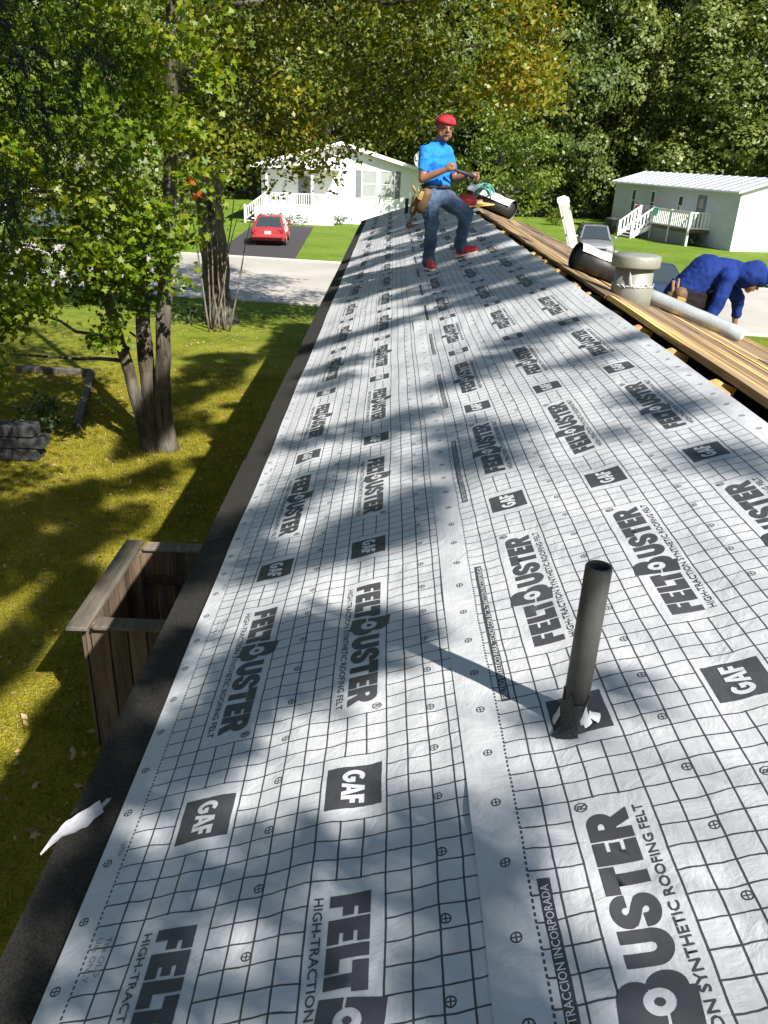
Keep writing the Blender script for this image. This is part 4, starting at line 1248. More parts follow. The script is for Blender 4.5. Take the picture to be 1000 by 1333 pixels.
def head_parts(root, c, fwd, up, s=1.0):
    """returns skin links for the head and adds eyes, brows and mouth as parts"""
    c = Vector(c); f = Vector(fwd).normalized(); u = Vector(up); u = (u - f * u.dot(f)).normalized(); r_ = f.cross(u)
    P = lambda x, y, z: c + (r_ * x + f * y + u * z) * s
    caps = [(P(0, -.012, .035), P(0, .018, .03), .088 * s, .082 * s), (P(0, .02, -.02), P(0, .04, -.055), .070 * s, .052 * s), (P(0, .05, -.085), P(0, .062, -.09), .034 * s, .028 * s),
            (P(-.035, .03, -.06), P(.035, .03, -.06), .038 * s, .038 * s), (P(0, .092, .012), P(0, .108, -.022), .010 * s, .016 * s), (P(-.012, .098, -.026), P(.012, .098, -.026), .010 * s, .010 * s),
            (P(-.030, .078, .018), P(.030, .078, .018), .020 * s, .020 * s), (P(0, .082, -.052), P(0, .084, -.058), .018 * s, .016 * s)]
    for q in (-1, 1):
        caps += [(P(q * .083, -.005, .015), P(q * .088, -.012, -.02), .013 * s, .010 * s), (P(q * .083, -.012, .022), P(q * .092, -.022, .012), .010 * s, .008 * s)]
    parts = []
    for q in (-1, 1):
        parts.append(('eye', MB().ball(P(q * .032, .0905, .012), .0105 * s, 10, 7), M['eye']))
        parts.append(('eyebrow', MB().tube([P(q * .014, .101, .031), P(q * .034, .099, .036), P(q * .052, .087, .030)], [.005 * s, .006 * s, .004 * s], 6), M['hair']))
    parts.append(('mouth', MB().tube([P(-.024, .089, -.056), P(0, .101, -.054), P(.024, .089, -.056)], [.004 * s, .0065 * s, .004 * s], 6), M['lip']))
    return caps, parts, P


# -- standing man
pr = thing('person', 'man in red backwards cap, blue t-shirt and jeans standing mid stride on the felt', 'person', (.12, 9.05, roof(.1, 0).z))
hipR, kneR, ankR = (.03, 8.97, .78), (.055, 8.93, .42), (.05, 9.03, .115)
hipL, kneL, ankL = (.16, 9.10, .78), (.435, 9.12, .60), (.40, 9.30, .26)
pel = (.095, 9.03, .80); chest = (.055, 9.02, 1.16); neckb = (.085, 9.01, 1.305)
shR, elR, wrR = (-.060, 8.905, 1.205), (-.075, 8.85, .945), (.15, 8.77, 1.04)
shL, elL, wrL = (.185, 9.12, 1.205), (.275, 9.15, .955), (.43, 9.02, .99)
hc = Vector((.130, 8.97, 1.432))
hcaps, hparts, HP_ = head_parts(pr, hc, (.30, -.95, -.08), (.08, 0, 1), 1.04)
skin = [(neckb, (.12, 8.98, 1.39), .056, .054), (chest, neckb, .070, .054), (pel, chest, .075, .075), (shR, shL, .042, .042), (shR, elR, .050, .042), (elR, wrR, .043, .028), (shL, elL, .050, .042), (elL, wrL, .043, .028),
        (hipR, kneR, .065, .05), (kneR, ankR, .045, .036), (hipL, kneL, .065, .05), (kneL, ankL, .05, .036), (ankR, (.06, 8.93, .06), .035, .03), (ankL, (.48, 9.27, .225), .035, .03)] + hcaps
skin += fingers(wrR, (.75, -.25, .35), (.1, .3, -.9), (.3, .9, .1), .95)
skin += fingers(wrL, (.85, -.45, .1), (.2, .2, 1), (-.1, -.4, -.5), .95)
body_obj('body', blob(skin, .0072, 3), M['skin'], pr)
for nm, mb, mt in hparts: wpart(nm, mb, mt, pr, True)
# t-shirt
shirt = [((.045, 8.99, .90), (.135, 9.06, .90), .100, .100), ((.03, 8.98, 1.0), (.13, 9.06, 1.0), .098, .098), ((.015, 8.97, 1.10), (.13, 9.06, 1.10), .108, .108), ((.02, 8.97, 1.17), (.125, 9.06, 1.17), .100, .100),
         ((.02, 8.975, 1.215), (.12, 9.05, 1.215), .080, .080), ((.07, 9.01, 1.25), (.085, 9.005, 1.285), .078, .064), ((.085, 9.005, 1.26), shR, .06, .055), ((.085, 9.005, 1.26), shL, .06, .055), (shR, shL, .058, .058),
         (shR, Vector(shR).lerp(Vector(elR), .60), .064, .060), (shL, Vector(shL).lerp(Vector(elL), .60), .064, .060)]
folds(body_obj('t_shirt', blob(shirt, .010, 4), M['blueshirt'], pr), 0.026)
wpart('collar', MB().tube([Vector((.09, 9.005, 1.305)) + Vector((.062 * math.cos(a), .062 * math.sin(a), -.014 * math.sin(a + .9) * -1 - .01)) for a in [2 * math.pi * i / 20 for i in range(21)]], .008, 6, False), M['blueshirt'], pr, True)
jeans = [((.03, 8.975, .83), (.145, 9.075, .83), .098, .098), ((.02, 8.965, .77), (.155, 9.09, .77), .106, .106), (hipR, kneR, .108, .074), (kneR, (.05, 9.02, .15), .074, .068), (hipL, kneL, .108, .080), (kneL, (.402, 9.285, .295), .076, .068),
         ((.05, 9.015, .14), (.048, 9.02, .11), .074, .075), ((.405, 9.285, .29), (.41, 9.29, .26), .072, .074)]
folds(body_obj('jeans', blob(jeans, .012, 4), M['denim'], pr), 0.03)
wpart('belt', MB().tube([Vector((.087, 9.025, .875)) + Vector((.172 * math.cos(a) * .79 - .103 * math.sin(a) * .62 * .9, .172 * math.cos(a) * .62 + .103 * math.sin(a) * .79, 0)) for a in [2 * math.pi * i / 28 for i in range(29)]], .022, 6, False), M['dark'], pr, True)


def shoe(root, heel, toe, rad=.042):
    h_, t_ = Vector(heel), Vector(toe)
    d = (t_ - h_); m_ = h_.lerp(t_, .55)
    body_obj('shoe', blob([(h_ + Vector((0, 0, .018)), m_ + Vector((0, 0, .016)), rad, rad * 1.05), (m_, t_, rad * 1.02, rad * .82), (h_ + Vector((0, 0, .05)), h_.lerp(t_, .3) + Vector((0, 0, .045)), rad, rad * .9)], .008, 4), M['redshoe'], root)
    sd_ = d.cross(Vector((0, 0, 1))).normalized()
    mb = MB(); V = []; F = []
    out = [(0, -.5), (.1, -.9), (.35, -.95), (.7, -1.1), (.95, -.85), (1.1, -.3), (1.1, .3), (.95, .85), (.7, 1.1), (.35, .95), (.1, .9), (0, .5)]
    for z_ in (-rad * 1.05, -rad * .62):
        for a_, b_ in out: V.append(h_ - d.normalized() * rad + (d + d.normalized() * rad * 1.7) * (a_ / 1.1) + sd_ * b_ * rad * 1.02 + Vector((0, 0, z_)))
    n_ = len(out); F = [tuple(reversed(range(n_))), tuple(range(n_, 2 * n_))] + [(i, (i + 1) % n_, (i + 1) % n_ + n_, i + n_) for i in range(n_)]
    wpart('shoe_sole', mb.add(V, F), M['sole'], root)


gz = lambda x_: x_ * math.tan(SL)
shoe(pr, (.045, 9.05, gz(.045) + .055), (.085, 8.86, gz(.085) + .05))
shoe(pr, (.395, 9.30, gz(.395) + .055), (.575, 9.25, gz(.575) + .05))
# cap worn backwards: dome, strap gap with tuft of hair, brim behind
f = Vector((.30, -.95, -.08)).normalized(); u_ = Vector((.08, 0, 1)); u_ = (u_ - f * u_.dot(f)).normalized(); r_ = f.cross(u_)
V = []; F = []; na, nb = 20, 8
for j in range(nb + 1):
    el_ = math.pi / 2 * (1 - j / nb)
    for i in range(na):
        a = 2 * math.pi * i / na
        x_, y_, z_ = .099 * math.cos(el_) * math.cos(a), .110 * math.cos(el_) * math.sin(a), .082 * math.sin(el_) ** .8 + .043 - .012 * (1 - math.sin(a)) * .5
        if j == nb: z_ -= .006
        V.append(hc + r_ * x_ + f * (y_ + .004) + u_ * z_)
for j in range(nb):
    for i in range(na): F.append((j * na + i, j * na + (i + 1) % na, (j + 1) * na + (i + 1) % na, (j + 1) * na + i))
cap_ = wpart('cap', MB().add(V, F), M['redcap'], pr, True)
so = cap_.modifiers.new('s', 'SOLIDIFY'); so.thickness = .006
V = []; F = []
for i in range(9):
    a = R(-150 + i * 15)
    V.append(hc + r_ * .101 * math.cos(a) + f * (.112 * math.sin(a)) + u_ * .05); V.append(hc + r_ * .105 * math.cos(a) + f * (.112 * math.sin(a) - .075 * math.sin(math.pi * i / 8)) + u_ * .032)
for i in range(8): F.append((2 * i, 2 * i + 2, 2 * i + 3, 2 * i + 1))
br = wpart('cap_brim', MB().add(V, F), M['redcap'], pr, True); so = br.modifiers.new('s', 'SOLIDIFY'); so.thickness = .006
wpart('cap_strap_gap', MB().ball(hc + f * .102 + u_ * .078, (.026, .012, .020), 12, 8), M['hair'], pr, True)
wpart('hair', MB().tube([hc + r_ * .096 * math.cos(a) + f * (-.02 + .098 * math.sin(a)) + u_ * .028 for a in [R(-195 + 210 * i / 16) for i in range(17)]], .018, 8), M['hair'], pr, True)
# tool pouches, hammer
pc = Vector((-.045, 8.88, .72))
pouch = blob([(pc + Vector((.02, -.01, .08)), pc + Vector((-.03, -.02, -.06)), .062, .055), (pc + Vector((-.08, .04, .03)), pc + Vector((-.11, .03, -.10)), .045, .038)], .010, 4)
body_obj('tool_pouch', pouch, M['leather'], pr)
wpart('pouch_flap', MB().box(pc + Vector((-.03, -.055, .06)), (.06, .02, .09), Euler((0, .4, .2)).to_matrix(), .006), M['yellowtan'], pr)
wpart('tool_handle', MB().tube([pc + Vector((-.09, .02, .09)), pc + Vector((-.13, .0, .16))], [.014, .012], 8), M['yellowtan'], pr, True)
wpart('hammer', MB().tube([pc + Vector((-.1, .03, -.05)), pc + Vector((-.14, .02, -.24))], .014, 8).tube([pc + Vector((-.17, .0, -.24)), pc + Vector((-.10, .04, -.24))], .02, 8), M['leather'], pr)
wpart('wristband', MB().tube([Vector(wrL) - Vector((.03, -.02, .0)), Vector(wrL)], .034, 10), M['dark'], pr, True)
# a dark hose and nail gun held by his far hand: things of their own
t = thing('nail_gun', 'dark nailing tool held in the hands of the man in the blue shirt', 'tool', (.40, 8.93, 1.0))
build('gun_body', MB().tube([(-.19, -.06, .055), (-.02, .03, .01), (.07, .06, -.02)], [.012, .02, .024], 10), M['dark'], t, True)
build('gun_handle', MB().tube([(0, .04, .0), (.02, .06, -.10)], .018, 8), M['dark'], t, True)
build('gun_nozzle', MB().tube([(.07, .06, -.02), (.14, .1, -.05)], [.014, .008], 8), M['dark'], t, True)

# -- crouching man in the hood
base = fars(1.62, 8.0)
p2 = thing('person', 'crouching person in a royal blue hooded sweatshirt bending over the far eave', 'person', base)
hip = Vector((2.55, 8.02, .02)); sh_ = Vector((2.92, 8.02, .23)); hd = Vector((3.15, 7.95, .20))
hn, hf = Vector((2.80, 7.98, -.42)), None
shN, elN, wrN = sh_ + Vector((-.06, -.17, -.02)), Vector((2.80, 7.78, -.02)), Vector((2.70, 7.72, -.22))
shF, elF, wrF = sh_ + Vector((.04, .16, -.03)), Vector((3.14, 8.16, -.02)), Vector((3.17, 8.17, -.27))
hcaps, hparts, HP2 = head_parts(p2, hd, (.72, -.1, -.68), (.65, 0, .75), 1.0)
kneeA, ankA = Vector((2.98, 8.20, -.02)), Vector((2.76, 8.16, -.20))
kneeB, ankB = Vector((2.80, 7.88, -.08)), Vector((2.48, 7.86, -.10))
skin = [(hip, sh_, .10, .10), (sh_, hd, .06, .06), (shN, elN, .05, .04), (elN, wrN, .04, .028), (shF, elF, .05, .04), (elF, wrF, .042, .030),
        (hip, kneeA, .07, .05), (kneeA, ankA, .05, .035), (hip, kneeB, .07, .05), (kneeB, ankB, .05, .035)] + hcaps
skin += fingers(wrF, (.05, 0, -1), (0, 1, 0), (-1, 0, 0), 1.0) + fingers(wrN, (.0, 0, -1), (0, 1, 0), (1, 0, 0), .95)
body_obj('body', blob(skin, .0078, 3), M['skin'], p2)
for nm, mb, mt in hparts: wpart(nm, mb, mt, p2, True)
hood = [(hip + Vector((-.05, 0, -.03)), hip + Vector((0.02, 0, .03)), .165, .17), (hip + Vector((0.0, 0, .03)), hip.lerp(sh_, .45) + Vector((0, 0, .115)), .165, .18), (hip.lerp(sh_, .45) + Vector((0, 0, .10)), sh_ + Vector((-.02, 0, .0)), .175, .15), (shN, shF, .10, .10), (shN, elN, .088, .072), (elN, wrN + Vector((0, 0, .03)), .07, .056),
        (shF, elF, .085, .07), (elF, wrF + Vector((0, 0, .09)), .066, .052), (sh_ + Vector((.05, 0, .03)), hd + Vector((-.06, 0, .02)), .11, .115),
        (hd + Vector((-.03, 0, .035)), hd + Vector((.01, -.0, .055)), .128, .122), (hd + Vector((.02, 0, .05)), hd + Vector((.09, 0, .005)), .115, .085)]
hm = blob(hood, .012, 4)
folds(body_obj('hoodie', hm, M['hoodie'], p2), 0.018)
tr = [(hip + Vector((0, -.06, -.02)), hip + Vector((0, .06, -.02)), .135, .135), (hip + Vector((.02, .07, 0)), kneeA, .105, .078), (kneeA, ankA, .076, .062), (hip + Vector((.02, -.07, 0)), kneeB, .105, .08), (kneeB, ankB, .076, .062)]
folds(body_obj('trousers', blob(tr, .012, 4), M['darkcloth'], p2), 0.03)
for an, d_ in ((ankA, Vector((.15, .02, -.045))), (ankB, Vector((.14, -.02, -.05)))):
    body_obj('boot', blob([(an + Vector((-.03, 0, -.03)), an + d_, .048, .040), (an + Vector((0, 0, .03)), an + Vector((-.01, 0, -.02)), .05, .05)], .01, 3), M['dark'], p2)
pc = hip + Vector((-.10, -.16, -.06))
body_obj('tool_pouch', blob([(pc + Vector((0, 0, .08)), pc + Vector((.01, 0, -.07)), .07, .065), (pc + Vector((-.08, .04, .06)), pc + Vector((-.06, .04, -.05)), .045, .045)], .01, 3), M['leather'], p2)
wpart('pouch_flap', MB().box(pc + Vector((-.02, -.065, .0)), (.09, .02, .12), Euler((0, .3, .1)).to_matrix(), .008), M['yellowtan'], p2)
wpart('tool_handle', MB().tube([pc + Vector((-.07, .02, .08)), pc + Vector((-.085, .02, .20))], .014, 8).tube([pc + Vector((-.03, .02, .10)), pc + Vector((-.035, .02, .22))], .012, 8), M['yellowtan'], p2)
wpart('jacket_hem', MB().tube([hip + Vector((-.13 + .03 * math.cos(a), .155 * math.cos(a), -.02 + .15 * math.sin(a))) for a in [2 * math.pi * i / 20 for i in range(21)]], .018, 6, False), M['hoodie'], p2, True)
wpart('hood_seam', MB().tube([hd + Vector((.13, .085 * math.cos(a), .015 + .085 * math.sin(a))) + Vector((-.03 * math.sin(a), 0, 0)) for a in [2 * math.pi * i / 16 for i in range(17)]], .009, 6, False), M['hoodie'], p2, True)

# ------------------------------------------------------------------ vegetation
def unit(v): return v / np.maximum(np.linalg.norm(v, axis=-1, keepdims=True), 1e-9)


MAPLE = np.array([(0, -.5), (.12, -.22), (.50, -.34), (.36, -.04), (.56, .16), (.24, .18), (.20, .34), (0, .56), (-.20, .34), (-.24, .18), (-.56, .16), (-.36, -.04), (-.50, -.34), (-.12, -.22)])
KITE = np.array([(0, -.5), (.30, -.02), (.12, .36), (0, .5), (-.30, .05)])
QUAD = np.array([(-.02, -.5), (.38, -.05), (.05, .5), (-.36, .08)])


def leaf_mesh(name, pos, nrm, size, shape, mat):
    N = len(pos); K = len(shape)
    nrm = unit(nrm); ref = unit(rng.normal(size=(N, 3)))
    a = unit(np.cross(nrm, ref)); b = np.cross(nrm, a)
    fold = (np.abs(shape[:, 0]) * .35)[None, :, None] * nrm[:, None, :]
    V = pos[:, None, :] + (a[:, None, :] * shape[None, :, 0, None] + b[:, None, :] * shape[None, :, 1, None] - fold) * size[:, None, None]
    me = bpy.data.meshes.new(name)
    me.vertices.add(N * K); me.vertices.foreach_set('co', V.reshape(-1).astype(np.float32))
    me.loops.add(N * K); me.loops.foreach_set('vertex_index', np.arange(N * K, dtype=np.int32))
    me.polygons.add(N); me.polygons.foreach_set('loop_start', np.arange(0, N * K, K, dtype=np.int32)); me.polygons.foreach_set('loop_total', np.full(N, K, np.int32))
    me.materials.append(mat); me.update(calc_edges=True); return me


def blob_leaves(blobs, dens, twig=6, spread=.16, shell=.35, flat=.75, outw=.55, jit=.55):
    """leaves gathered in sprays through each lobe: blobs = (x,y,z,rx[,ry,rz])"""
    Ps, Ns = [], []
    for bl in blobs:
        c = np.array(bl[:3]); r = np.array(bl[3:6]) if len(bl) >= 6 else np.array([bl[3], bl[3], bl[3] * flat])
        n_ = max(1, int(dens * (r[0] * r[1] * r[2]) ** (2 / 3) / twig))
        d = unit(rng.normal(size=(n_, 3))); rad = shell + (1 - shell) * rng.random((n_, 1)) ** .6
        cen = c + d * rad * r * (1 + .18 * rng.normal(size=(n_, 1)))
        p = cen[:, None, :] + rng.normal(size=(n_, twig, 3)) * spread * np.array([1, 1, .6])
        nn = d[:, None, :] * outw + np.array([0, 0, .5]) + rng.normal(size=(n_, twig, 3)) * jit
        Ps.append(p.reshape(-1, 3)); Ns.append(nn.reshape(-1, 3))
    return np.concatenate(Ps), np.concatenate(Ns)


def wig(a, b, n, amp):
    a, b = Vector(a), Vector(b); out = []
    for i in range(n + 1):
        k = i / n; e_ = math.sin(math.pi * k)
        out.append(a.lerp(b, k) + Vector((random.uniform(-1, 1), random.uniform(-1, 1), random.uniform(-.5, .8))) * amp * e_)
    return out


def tree(name, label, cat, base, stems, blobs, dens, leaf, lmat, bmat, shape=KITE, limbs=None, group=None, spread=.16, twig=6, extra=None, shell=.35, flare=1.0, outw=.55):
    base = Vector(base); t = thing(name, label, cat, base, 0, group)
    for pts, rad in stems:
        pts = [Vector(p) for p in pts]
        # densify and roughen
        P, Q = [], []
        for i in range(len(pts) - 1):
            for k in range(4):
                P.append(pts[i].lerp(pts[i + 1], k / 4) + Vector((random.uniform(-1, 1), random.uniform(-1, 1), 0)) * rad[i] * .10); Q.append((rad[i] + (rad[i + 1] - rad[i]) * k / 4) * random.uniform(.94, 1.07))
        P.append(pts[-1]); Q.append(rad[-1])
        if flare > 1: Q[0] *= flare; Q[1] *= 1 + (flare - 1) * .35
        wpart('trunk', MB().tube(P, Q, 14), bmat, t, True)
    for a, b, r0, r1 in (limbs or []):
        wpart('limb', MB().tube(wig(a, b, 6, (Vector(b) - Vector(a)).length * .05), [r0 + (r1 - r0) * i / 6 for i in range(7)], 7), M['limb'], t, True)
    P, N_ = blob_leaves(blobs, dens, twig, spread, shell, outw=outw)
    sz = leaf * rng.uniform(.65, 1.25, len(P))
    me = leaf_mesh('crown', P - np.array(base), N_, sz, shape, lmat)
    cr_ = new_obj('crown', me, t)
    return t, cr_


# split maple near us on the left
tb = (-4.18, 12.88, G)
stems = [([(-4.10, 12.85, G - .1), (-4.10, 12.85, -2.6), (-4.0, 12.85, -1.5), (-3.86, 12.9, -.3), (-3.70, 13.0, 1.4), (-3.5, 13.1, 4.5), (-3.3, 13, 7.5)], [.175, .128, .122, .115, .10, .08, .05]),
         ([(-4.26, 12.95, G - .1), (-4.37, 12.95, -2.6), (-4.36, 12.9, -1.6), (-4.32, 12.9, -.3), (-4.45, 12.8, 1.6), (-4.9, 12.6, 4.5), (-5.2, 12.4, 7.5)], [.175, .13, .122, .115, .10, .08, .05]),
         ([(-4.36, 12.82, G - .1), (-4.62, 12.8, -2.3), (-4.78, 12.7, -1.3), (-5.0, 12.5, .2), (-5.5, 12.0, 2.4), (-6.1, 11.4, 5.0)], [.13, .095, .085, .075, .06, .04])]
low = [(-4.55, 10.9, .55, .55), (-3.75, 11.3, .35, .5), (-5.2, 10.4, .15, .6), (-4.25, 10.9, -.25, .55), (-5.15, 10.6, -.75, .55), (-5.75, 10.7, -1.3, .5), (-3.35, 11.9, .05, .35), (-4.0, 10.6, 1.2, .55),
       (-5.0, 10.8, 1.5, .7), (-3.45, 12.0, 1.5, .5), (-5.9, 11.8, .9, .8), (-6.2, 11.6, -.2, .7), (-4.6, 11.8, -.8, .45), (-4.25, 11.5, -1.15, .28), (-3.5, 11.4, -.25, .3), (-5.5, 10.0, -.3, .5), (-6.1, 10.8, -2.0, .4), (-3.05, 11.6, .75, .35), (-4.9, 9.8, .7, .5), (-4.0, 11.2, .75, .5), (-4.5, 10.8, 1.7, .6), (-3.9, 11.3, 1.75, .55), (-4.35, 11.4, .05, .45), (-3.75, 11.7, -.15, .35), (-5.6, 10.8, 2.3, .7), (-4.3, 11.2, 2.4, .7), (-3.4, 11.5, 2.3, .5), (-5.4, 11.4, .8, .7), (-4.9, 11.6, -.2, .6), (-5.6, 11.6, -.6, .6), (-3.2, 11.4, 1.35, .4), (-2.9, 11.9, 2.0, .4), (-4.0, 11.8, -.9, .3), (-4.6, 11.5, -1.5, .3), (-3.85, 11.6, -.5, .35), (-4.2, 11.3, -.6, .4), (-3.5, 11.8, -.7, .22), (-5.6, 10.2, -1.0, .5), (-5.0, 10.4, 0.9, .6)]
high = [(-4.4, 12.5, 3.2, 1.0), (-6.0, 12.2, 2.9, 1.1), (-3.3, 12.8, 2.9, .7), (-4.8, 12, 5.0, 1.5), (-3.2, 12.2, 4.6, 1.0), (-6.3, 11.4, 5.4, 1.3), (-4.4, 11.6, 6.8, 1.5), (-3.1, 12.6, 6.6, 1.2), (-5.8, 10.2, 4.0, .9), (-7.2, 12.2, 2.4, .9), (-7.4, 12.5, .6, .9), (-7.0, 12.2, -.9, .7)]
limbs = [((-4.3, 12.9, -1.2), (-4.2, 10.9, -.3), .045, .012), ((-4.3, 12.9, -.6), (-5.2, 10.5, .1), .05, .012), ((-3.9, 12.9, -.4), (-3.6, 11.4, .5), .045, .012), ((-4.6, 12.8, -1.9), (-5.3, 10.6, -.9), .04, .01),
         ((-5.0, 12.5, .3), (-6.0, 11.2, .4), .045, .012), ((-4.4, 12.8, 1.5), (-4.9, 10.7, 1.5), .05, .015), ((-4.35, 12.9, -1.9), (-4.2, 11.4, -1.2), .03, .008), ((-4.7, 12.8, -2.1), (-5.9, 10.7, -1.5), .035, .008), ((-3.7, 13, 1.4), (-3.3, 12.1, 1.6), .04, .01)]
t, cr_ = tree('maple_tree', 'split trunk maple with bright green leaves standing on the left lawn', 'tree', tb, stems, low, 1400, .100, M['leafnear'], M['trunk'], MAPLE, limbs, spread=.12, twig=14, flare=1.35, shell=.15, outw=.2)
high += [(random.uniform(-4.2, -2.2), random.uniform(8.8, 10.4), random.uniform(5.6, 7.0), .7) for _ in range(8)]  # unseen lobes added above the view to shade the upper leaves
high += [(random.uniform(-4.0, -2.4), random.uniform(8.6, 10.8), random.uniform(3.3, 4.7), .65) for _ in range(11)] + [(random.uniform(-3.3, -2.0), random.uniform(5.6, 7.6), random.uniform(3.1, 4.2), .6) for _ in range(8)] + [(random.uniform(-2.5, -1.0), random.uniform(4.6, 6.6), random.uniform(3.2, 4.1), .6) for _ in range(9)]  # more unseen overhanging lobes, added to throw shade on the left lawn
P, N_ = blob_leaves(high, 560, 8, .2, .3)
new_obj('crown', leaf_mesh('crown', P - np.array(tb), N_, .10 * rng.uniform(.65, 1.25, len(P)), MAPLE, M['leafnear']), t)
# the leaves nearest to us one by one
P, N_ = blob_leaves([(-4.2, 10.6, -.15, .5), (-4.9, 10.2, .2, .6), (-3.6, 11.1, .2, .4), (-5.1, 10.2, -.7, .45)], 300, 5, .14, .4, outw=.2)
lv = leaf_mesh('leaf', np.zeros((1, 3)), np.array([[0, 0, 1.0]]), np.array([.10]), MAPLE, M['leafnear'])
for i in range(min(220, len(P))):
    o = new_obj('leaf', lv, t); o.location = Vector(P[i]) - Vector(tb)
    o.rotation_euler = Vector(N_[i]).to_track_quat('Z', 'Y').to_euler(); o.scale = (random.uniform(.75, 1.2),) * 3
P, N_ = blob_leaves([(-2.98, 11.1, .64, .13)], 900, 6, .05, .2)
new_obj('red_leaf_spray', leaf_mesh('red_leaf_spray', P - np.array(tb), N_, .10 * rng.uniform(.7, 1.2, len(P)), MAPLE, M['leafred']), t)

# big maple whose crown hangs over the street
tb = (-5.54, 24.0, G)
stems = [([(-5.45, 24, G - .1), (-5.48, 24, -2.2), (-5.56, 23.9, -.4), (-5.7, 23.8, .9), (-5.95, 23.8, 3.2), (-6.1, 23.7, 7.5)], [.47, .42, .36, .30, .24, .12]),
         ([(-5.52, 24, -.2), (-5.35, 23.7, 1.4), (-5.05, 23.4, 4.6), (-4.4, 23, 8)], [.26, .22, .16, .07])]
B_ = []
for k in range(50):
    u = random.random(); x = -7.0 + 10.0 * u
    zl = .9 + .35 * abs(x + 2.2) * (.35 if x < -2.2 else .62)
    B_.append((x, random.uniform(19.8, 23.5), random.uniform(zl + .55, 5.2), random.uniform(.6, 1.0)))
for k in range(20): B_.append((random.uniform(-8, 2.0), random.uniform(16.5, 26), random.uniform(5.2, 10), random.uniform(1.0, 1.7)))
B_ += [(-2.2, 20.8, .95, .55), (-2.8, 21, 1.2, .6), (-1.5, 20.6, 1.2, .5), (-3.6, 21.2, .75, .45), (-1.9, 20.4, .55, .32), (.2, 20.4, 2.0, .6), (1.2, 20.4, 2.4, .6), (2.2, 20.6, 3.2, .7), (2.9, 20.6, 4.0, .7), (.4, 20.8, 3.4, .8), (-4.4, 21.5, 1.6, .7), (-5.2, 21.8, 1.3, .6), (-3.0, 20.8, 2.2, .8), (-1.6, 20.6, 2.4, .8), (-.4, 20.6, 1.9, .7), (-6.2, 21.5, 2.6, .9), (-4.0, 21, 3.2, .9), (-2.3, 20.6, 3.4, .9), (-.8, 20.5, 3.5, .9), (-2.6, 20.5, .55, .28), (-3.3, 20.9, .3, .25), (-3.1, 21, .75, .4), (-4.5, 20.6, 1.0, .5), (-3.9, 20.5, 1.35, .5), (-3.4, 20.4, 1.1, .45), (-2.7, 20.3, 1.45, .5), (-2.1, 20.3, 1.2, .4), (-4.1, 20.8, .7, .35), (-2.5, 20.4, .85, .3), (-5.0, 21, .6, .45)]
limbs = [((-5.6, 23.9, 1.2), (x, 21.2, z), .13, .03) for x, z in ((-2.4, 1.5), (-.6, 2.6), (1.6, 3.6), (-3.6, 2.4), (-7.2, 3.0))] + [((-5.0, 23.4, 4.4), (0.2, 21, 4.4), .12, .03), ((-5.0, 23.4, 4.4), (2.6, 21, 5.0), .12, .03)]
tree('maple_tree', 'big dark trunked maple by the street whose olive crown hangs over the view', 'tree', tb, stems, B_, 700, .145, M['leafbig'], M['trunkdark'], KITE, limbs, spread=.20, twig=12, shell=.2, flare=1.3, outw=.3)

# sapling with pale thin stems and turning leaves beside the big trunk
st = []
for k in range(9):
    a = Vector((-5.15 + random.uniform(-.35, .3), 22.6 + random.uniform(-.3, .3), G)); b = a + Vector((random.uniform(-.5, .9), random.uniform(-.3, .2), random.uniform(3.2, 4.8)))
    st.append((wig(a, b, 3, .1), [.026, .022, .015, .008]))
tree('sapling', 'clump of pale thin stems with sparse turning leaves beside the big trunk', 'sapling', (-5.1, 22.6, G), st, [(-5.2, 22.3, -.2, .5), (-4.6, 22.3, .5, .5), (-5.3, 22.2, .7, .5), (-4.5, 22.2, -.6, .35), (-4.2, 22.2, -1.3, .3)], 150, .12, M['leafbig'], M['palestem'], KITE, None, shell=.1)

# pine bough hanging in at the top left corner close to us
tb = (-5.4, 4.6, G)
t = thing('pine_tree', 'dark pine with drooping bluish needles in the upper left corner', 'tree', tb)
wpart('trunk', MB().tube([(-5.4, 4.6, G - .1), (-5.35, 4.6, 0), (-5.3, 4.6, 4), (-5.2, 4.6, 8)], [.24, .2, .15, .07], 14), M['trunkdark'], t, True)
PP, NN = [], []
for a, b in (((-5.3, 4.6, 2.9), (-2.30, 4.9, 1.45)), ((-5.3, 4.6, 3.1), (-2.18, 5.2, 1.85)), ((-5.3, 4.7, 2.6), (-2.45, 4.7, 1.05)), ((-5.3, 4.6, 3.0), (-2.5, 5.1, 1.7)), ((-5.2, 4.6, 4.6), (-.7, 2.8, 4.1)), ((-5.2, 4.6, 4.8), (-1.0, 3.3, 4.5)), ((-5.2, 4.6, 4.9), (-.6, 2.4, 4.6)), ((-5.2, 4.6, 4.5), (-1.3, 2.9, 4.0))):  # the highest boughs are out of view, added to shade the drooping ones
    pts = wig(a, b, 10, .10); wpart('limb', MB().tube(pts, [.035 - .003 * i for i in range(11)], 7), M['limb'], t, True)
    for i in range(3, 11):
        for s_ in range(11):
            p = pts[i] + Vector((random.uniform(-.12, .12), random.uniform(-.12, .12), random.uniform(-.22, .04)))
            d = Vector((random.uniform(-.3, .6), random.uniform(-.5, .5), random.uniform(-1.0, -.1))).normalized()
            for k in range(34):
                q = p + d * (.010 * k); PP.append(q); NN.append((Vector((random.gauss(0, 1), random.gauss(0, 1), random.gauss(0, 1))) * .8 + d).normalized())
PP = np.array([tuple(p) for p in PP]); NN = np.array([tuple(p) for p in NN])
N = len(PP); e1 = unit(np.cross(NN, rng.normal(size=(N, 3)))) * .0032; tip = NN * rng.uniform(.07, .13, (N, 1))
V = np.stack([PP - e1, PP + e1, PP + tip], 1).reshape(-1, 3) - np.array(tb)
